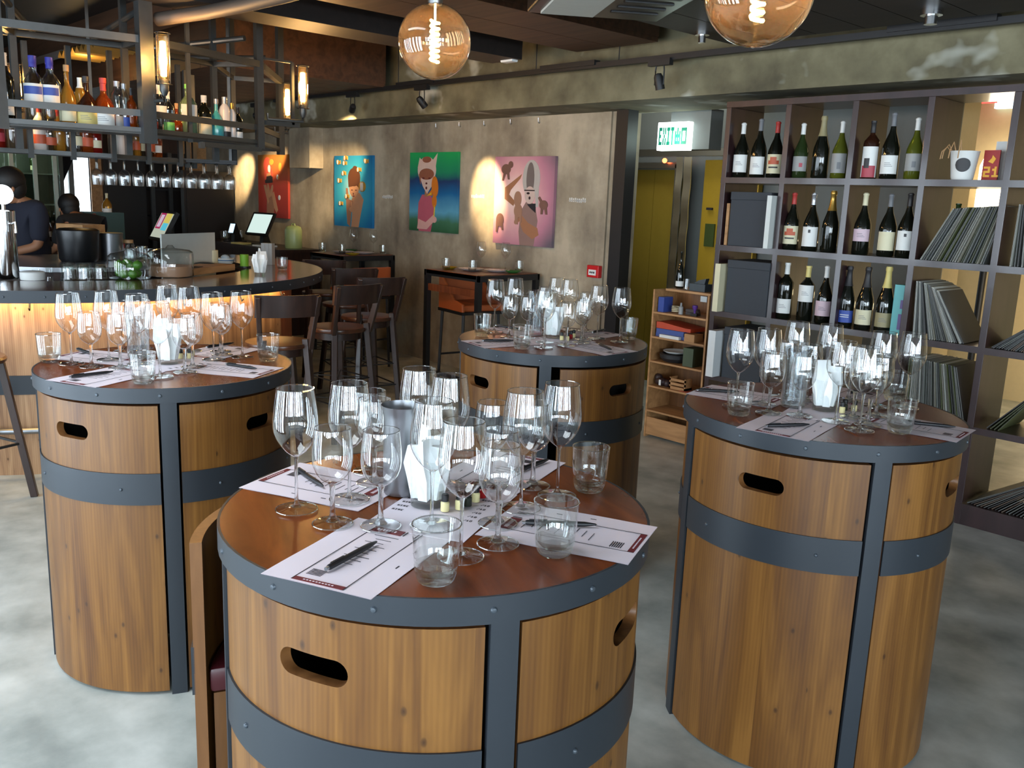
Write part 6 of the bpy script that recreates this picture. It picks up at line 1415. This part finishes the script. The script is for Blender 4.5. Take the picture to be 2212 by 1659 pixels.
a, b = RV[2], RV[3]
for q in (0.36,): 
    v = a.lerp(b, q); MB().bar(V3(inn(v, .02), 1.93), V3(inn(v, .02), 2.92), 0.022, 0.022).build('inner_post', M['rackm'], rk, smooth=0)
v1, v2 = a.lerp(b, 0.44), b
MB().bar(V3(v1, 1.925), V3(v2, 1.925), 0.03, 0.028).bar(V3(v1, 1.90), V3(v1, 1.935), 0.03, 0.03).build('lower_rail', M['rackm'], rk, smooth=0)
# lower tier of boxes inside the ring
lt = thing('lower_shelf_ring', 'lower steel shelf tier hanging inside the bottle rack', 'shelf', (0, 0, 0))
LV = [inn(v, 0.62) for v in RV]
for i in range(4):
    a, b = LV[i], LV[i + 1]; ai, bi = inn(a, 0.26), inn(b, 0.26)
    MB().add([V3(a, 1.825), V3(b, 1.825), V3(bi, 1.825), V3(ai, 1.825), V3(a, 1.85), V3(b, 1.85), V3(bi, 1.85), V3(ai, 1.85)], [(3, 2, 1, 0), (4, 5, 6, 7), (0, 1, 5, 4), (1, 2, 6, 5), (2, 3, 7, 6), (3, 0, 4, 7)]).build('deck', M['rackm'], lt, smooth=0)
    MB().bar(V3(ai, 2.0), V3(bi, 2.0), 0.012, 0.3).build('back_strip', M['black'], lt, smooth=0)
for i in range(9):
    v = LV[i // 2] if i % 2 == 0 else LV[i // 2].lerp(LV[i // 2 + 1], 0.5)
    MB().bar(V3(v, 1.80), V3(v, 2.46), 0.028, 0.028).build('divider_post', M['rackm'], lt, smooth=0)
r = random.Random(21)
LO = [('spirit', 'clear'), ('spirit', 'gold'), ('tall', 'clear'), ('flask', 'clear'), ('spirit', 'amber'), ('tall', 'red'), ('bordeaux', 'clear'), ('spirit', 'whiteb')]
for i in range(3):
    for k in range(7):
        v = LV[i + 0].lerp(LV[i + 1], (k + 0.7) / 8); v = inn(v, 0.11); st, gl = LO[(i * 7 + k) % 8]
        bottle('%s spirit bottle on the lower tier inside the rack, %s section, %s from left' % ({'whiteb': 'white'}.get(gl, gl), ('left', 'middle', 'right')[i], nth(k + 1)), (v.x, v.y, 1.8505), st, gl, r.uniform(0.22, 0.29), r.uniform(0.03, 0.045), r.choice(['gold', 'dark', 'red', 'sil', 'white']), 0.82, r.choice(['orange', 'cream', 'white', None, 'rose']), group='bottles on the lower tier of the rack', face=-25, name='spirit_bottle')
def on_rack(i, q, label, st, gl, h, r_, cap, cf, lab, lz, mark=None, dep=0.10, group=None):
    v = inn(RV[i].lerp(RV[i + 1], q), dep)
    bottle(label, (v.x, v.y, 1.9625), st, gl, h, r_, cap, cf, lab, lz, face=-25 if i == 1 else -10, mark=mark, name='spirit_bottle', group='bottles on the upper tier of the rack')
UP_ = [
 (1, 0.005, 'dark bottle with white label on the rack, partly cut by the left edge', 'bordeaux', 'dark', .36, .040, 'white', .82, 'white', (.12, .32), 'lines'),
 (1, 0.20, 'large clear bottle, tall royal blue cap, first of the twin pair', 'spirit', 'clear', .36, .052, 'royal', .84, 'white', (.26, .60), 'blueband'),
 (1, 0.32, 'large clear bottle, tall royal blue cap, second of the twin pair', 'spirit', 'clear', .36, .052, 'royal', .84, 'white', (.26, .60), 'blueband'),
 (1, 0.44, 'clear round-shouldered bottle with cork and cream label on the rack', 'flask', 'gold', .33, .048, 'cork', .90, 'cream', (.10, .28), None),
 (1, 0.535, 'clear bottle with tall white cap on the rack, behind the round flask', 'tall', 'gold', .27, .028, 'white', .80, None, None, None),
 (1, 0.58, 'dark round cognac flask with gold label on the rack', 'flask', 'brown', .28, .062, 'dark', .88, 'yellow', (.08, .34), 'lines'),
 (1, 0.71, 'round amber flask with red cap and pale label on the rack', 'flask', 'amber', .28, .062, 'red', .76, 'white', (.08, .34), 'lines'),
 (1, 0.815, 'square clear decanter on the rack left of the corner post', 'tall', 'clear', .27, .036, 'sil', .9, 'lgrey', (.05, .3), None),
 (1, 0.87, 'clear bottle with blue stripes, rack, left of the corner post', 'tall', 'clear', .26, .030, 'sil', .9, 'blue', (.0, .3), None),
 (1, 0.925, 'amber bottle glowing orange near the corner post of the rack', 'bordeaux', 'amber', .24, .028, 'dark', .84, None, None, None),
 (2, 0.07, 'slim clear bottle with turquoise label, behind the lit corner lamp', 'tall', 'clear', .25, .034, 'red', .86, 'blue', (.3, .5), None),
 (2, 0.16, 'clear square-shouldered bottle with white neck, right rack face', 'spirit', 'clear', .28, .040, 'white', .82, 'white', (.32, .58), None),
 (2, 0.235, 'bottle with bright green label, right rack face', 'bordeaux', 'clear', .25, .034, 'white', .84, 'greenl', (.0, .3), None),
 (2, 0.31, 'small copper bottle between green label and pale green bottle', 'flask', 'amber', .19, .034, 'cork', .84, None, None, None),
 (2, 0.42, 'large pale green bottle with ball stopper and white label', 'spirit', 'gin', .31, .052, 'greenl', .92, 'white', (.34, .62), 'crest'),
 (2, 0.57, 'dark bottle with white cap and big cream label, right rack face', 'spirit', 'dark', .26, .045, 'white', .84, 'cream', (.08, .50), 'crest'),
 (2, 0.69, 'teal conical bottle with clear neck, right rack face', 'flask', 'teal', .25, .045, 'sil', .88, None, None, None),
 (2, 0.775, 'white square bottle with black window, right rack face', 'tall', 'whiteb', .27, .036, 'sil', .85, 'dark', (.04, .22), None),
 (2, 0.85, 'tan slender bottle near the right post of the rack', 'tall', 'whiteb', .24, .026, 'gold', .85, 'orange', (.05, .12), None),
 (2, 0.91, 'small dark bottle, last on the right rack face', 'bordeaux', 'dark', .22, .03, 'dark', .84, 'white', (.1, .3), None)]
for row in UP_: on_rack(row[0], row[1], row[2], *row[3:])
# filament lamps on the rack
def cage_lamp(loc, rz, label, en=14, bracket=0.16):
    t = thing('cage_lamp', label, 'wall lamp', loc, rz)
    q = MB().lathe([(0.034, -0.11), (0.034, 0.12), (0.030, 0.13)], 24).build('glass_tube', AMB, t, smooth=60)
    mb = MB()
    for k in range(4):
        a = k * PI / 2 + 0.4; mb.tube([(0.041 * math.cos(a), 0.041 * math.sin(a), -0.13), (0.041 * math.cos(a), 0.041 * math.sin(a), 0.14)], 0.003, 6)
    for z in (-0.13, 0.14): mb.tube([(0.041 * math.cos(2 * PI * k / 20), 0.041 * math.sin(2 * PI * k / 20), z) for k in range(20)], 0.003, 6, closed=True)
    mb.build('cage', M['black'], t)
    MB().lathe([(0, 0.10), (0.016, 0.095), (0.019, 0.0), (0.016, -0.085), (0, -0.09)], 16).build('bulb', emitter('bulb_glow_%s' % round(loc[1] * 100), (1, 0.62, 0.20, 1), 30), t)
    MB().lathe([(0, -0.10), (0.018, -0.10), (0.024, -0.12), (0.024, -0.165), (0.012, -0.19), (0, -0.19)], 18).build('socket', M['rackm'], t)
    MB().tube([(0, 0, -0.18), (0, 0, -0.215), (-bracket, 0, -0.215), (-bracket, 0, -0.18)], 0.011, 10).build('bracket', M['rackm'], t)
    lamp('bulb_light', 'POINT', (0.06, 0, 0), en, (1, 0.55, 0.2), radius=0.04, parent=t)
cage_lamp((-5.17, 2.06, 2.35), D2(10), 'glowing caged filament lamp on the middle corner post of the rack', 16, 0.10)
cage_lamp((-5.57, 3.15, 2.34), D2(80), 'glowing caged filament lamp on the right arm of the rack, larger one', 12, 0.24)
cage_lamp((-6.33, 3.45, 2.31), D2(80), 'glowing caged filament lamp on the far arm, smaller, above the red canvas', 12, 0.10)
cage_lamp((-6.02, 1.52, 2.19), D2(180), 'glowing caged filament lamp seen between rack bottles at the left', 12, 0.10)
MB().bar((-5.62, 2.86, 2.10), (-5.62, 3.15, 2.10), 0.02, 0.03).bar((-5.62, 2.86, 2.50), (-5.62, 3.10, 2.50), 0.014, 0.014).bar((-5.62, 3.10, 2.10), (-5.62, 3.10, 2.50), 0.02, 0.02).build('lamp_arm', M['rackm'], rk, smooth=0)
# hanging stemware
hg = thing('stemware_rail', 'dark rail from which wine glasses hang upside down', 'rail', (-6.50, 2.57, 1.84), D2(69.2))
MB().box(-0.48, -0.16, 0.008, 0.48, 0.16, 0.02).build('plate', M['black'], hg, smooth=0)
mb = MB()
for y in (-0.13, -0.03, 0.03, 0.13): mb.box(-0.48, y - 0.004, -0.004, 0.48, y + 0.004, 0.008)
mb.build('runner', M['black'], hg, smooth=0)
for k in (-0.45, 0.45): MB().bar((k, 0, 0.02), (k, 0, 1.2), 0.02, 0.02).build('hanger', M['rackm'], hg, smooth=0)
c62, s62 = math.cos(D2(69.2)), math.sin(D2(69.2))
for i in range(11):
    for j, y in enumerate((-0.08, 0.08)):
        x = -0.44 + 0.088 * i
        K_small.put((-6.50 + x * c62 - y * s62, 2.57 + x * s62 + y * c62, 1.846), rot=(PI, 0, 0.5 * i), label='wine glass hanging upside down over the bar, %s row, %s' % (('back', 'front')[j], ordinal(i, 11)), group='hanging wine glasses')

# ================================================================== PEOPLE BEHIND THE BAR
def person(label, loc, rz, sc, shirt, hair, bow=0.0, arms=None):
    t = thing('person', label, 'person', loc, rz); t.scale = (sc,) * 3
    def skin(nm, joints, edges, mat_, lv=2):
        me = bpy.data.meshes.new(nm); me.from_pydata([j[0] for j in joints], edges, []); me.materials.append(mat_)
        o = bpy.data.objects.new(nm, me); COL.objects.link(o); o.parent = t
        m = o.modifiers.new('Skin', 'SKIN'); m.use_smooth_shade = True; s = o.modifiers.new('Sub', 'SUBSURF'); s.levels = lv; s.render_levels = lv
        for i, j in enumerate(joints): me.skin_vertices[0].data[i].radius = (j[1], j[2]) if len(j) > 2 else (j[1], j[1])
        me.skin_vertices[0].data[0].use_root = True
        return o
    hx = 0.05 + bow * 0.14; hz = 1.60 - bow * 0.10
    J = [((0, 0, 0.95), .13, .10), ((0, 0, 1.15), .12, .09), ((0.01 + bow * .04, 0, 1.38), .14, .10), ((0.03 + bow * .08, 0, 1.47), .05), ((hx, 0, hz - 0.05), .065), ((hx + 0.015, 0, hz + 0.04), .085, .08), ((hx + 0.01, 0, hz + 0.11), .06),
         ((0.01, 0.19, 1.40), .052), ((0.06, 0.25, 1.14), .04), ((0.28, 0.17, 1.08), .028), ((0.36, 0.13, 1.08), .03, .018), ((0.43, 0.10, 1.07), .012),
         ((0.01, -0.19, 1.40), .052), ((0.06, -0.25, 1.14), .04), ((0.28, -0.17, 1.08), .028), ((0.36, -0.13, 1.08), .03, .018), ((0.43, -0.10, 1.07), .012),
         ((0, 0.09, 0.88), .09), ((0.01, 0.10, 0.48), .06), ((0, 0.10, 0.08), .04), ((0.14, 0.11, 0.03), .035),
         ((0, -0.09, 0.88), .09), ((0.01, -0.10, 0.48), .06), ((0, -0.10, 0.08), .04), ((0.14, -0.11, 0.03), .035)]
    Ed = [(0, 1), (1, 2), (2, 3), (3, 4), (4, 5), (5, 6), (2, 7), (7, 8), (8, 9), (9, 10), (10, 11), (2, 12), (12, 13), (13, 14), (14, 15), (15, 16), (0, 17), (17, 18), (18, 19), (19, 20), (0, 21), (21, 22), (22, 23), (23, 24)]
    # nose and fingers grow from the same skin
    n0 = len(J); J += [((hx + 0.105, 0, hz + 0.01), .010)]; Ed += [(5, n0)]
    for s, hnd in ((1, 10), (-1, 15)):
        for k in range(4):
            j = len(J); y = s * (0.13 - 0.018 * k); J += [((0.42, y, 1.075), .008), ((0.455 - 0.004 * k, y * 0.95, 1.055), .007)]; Ed += [(hnd, j), (j, j + 1)]
        j = len(J); J += [((0.37, s * 0.085, 1.07), .009), ((0.40, s * 0.065, 1.06), .008)]; Ed += [(hnd, j), (j, j + 1)]
    skin('body', J, Ed, SK2, 2)
    S_ = [((0, 0, 0.93), .165, .135), ((0, 0, 1.15), .155, .125), ((0.01 + bow * .04, 0, 1.38), .175, .135), ((0.02 + bow * .06, 0, 1.465), .085), ((0.01, 0.195, 1.40), .080), ((0.06, 0.255, 1.16), .066), ((0.01, -0.195, 1.40), .080), ((0.06, -0.255, 1.16), .066)]
    skin('shirt', S_, [(0, 1), (1, 2), (2, 3), (2, 4), (4, 5), (2, 6), (6, 7)], shirt, 2)
    T_ = [((0, 0, 0.94), .15, .12), ((0, 0.09, 0.86), .105), ((0.01, 0.10, 0.48), .078), ((0, 0.10, 0.09), .06), ((0, -0.09, 0.86), .105), ((0.01, -0.10, 0.48), .078), ((0, -0.10, 0.09), .06)]
    skin('trousers', T_, [(0, 1), (1, 2), (2, 3), (0, 4), (4, 5), (5, 6)], C_['dark'], 2)
    MB().sphere((hx - 0.012, 0, hz + 0.075), 0.108, 20, 12, sc=(1, 0.92, 0.98)).sphere((hx - 0.04, 0, hz + 0.02), 0.09, 16, 10, sc=(0.9, 1, 1.1)).build('hair', hair, t)
    MB().sphere((hx + 0.088, 0.032, hz + 0.025), 0.010, 10, 6).sphere((hx + 0.088, -0.032, hz + 0.025), 0.010, 10, 6).build('eyes', C_['dark'], t)
    MB().obox((hx + 0.090, 0, hz - 0.038), (0.008, 0.04, 0.008)).build('mouth', pcol('lips', 140, 70, 64), t, smooth=0)
    for s in (-1, 1): MB().sphere((hx + 0.01, s * 0.09, hz + 0.01), 0.02, 10, 6, sc=(0.6, 0.4, 1)).build('ear', SK2, t)
    return t
person('person with short dark hair in a dark blue shirt working behind the bar', (-7.86, 2.02, 0), D2(-80), 1.03, pcol('shirtb', 32, 34, 48, 0.9), pcol('hairk', 22, 18, 16, 0.6), bow=0.6)
person('person with black hair bending down behind the bar, before the window', (-9.15, 2.80, 0), D2(200), 0.93, pcol('shirtg', 30, 30, 32, 0.9), pcol('hairk2', 12, 10, 10, 0.6), bow=1.0)
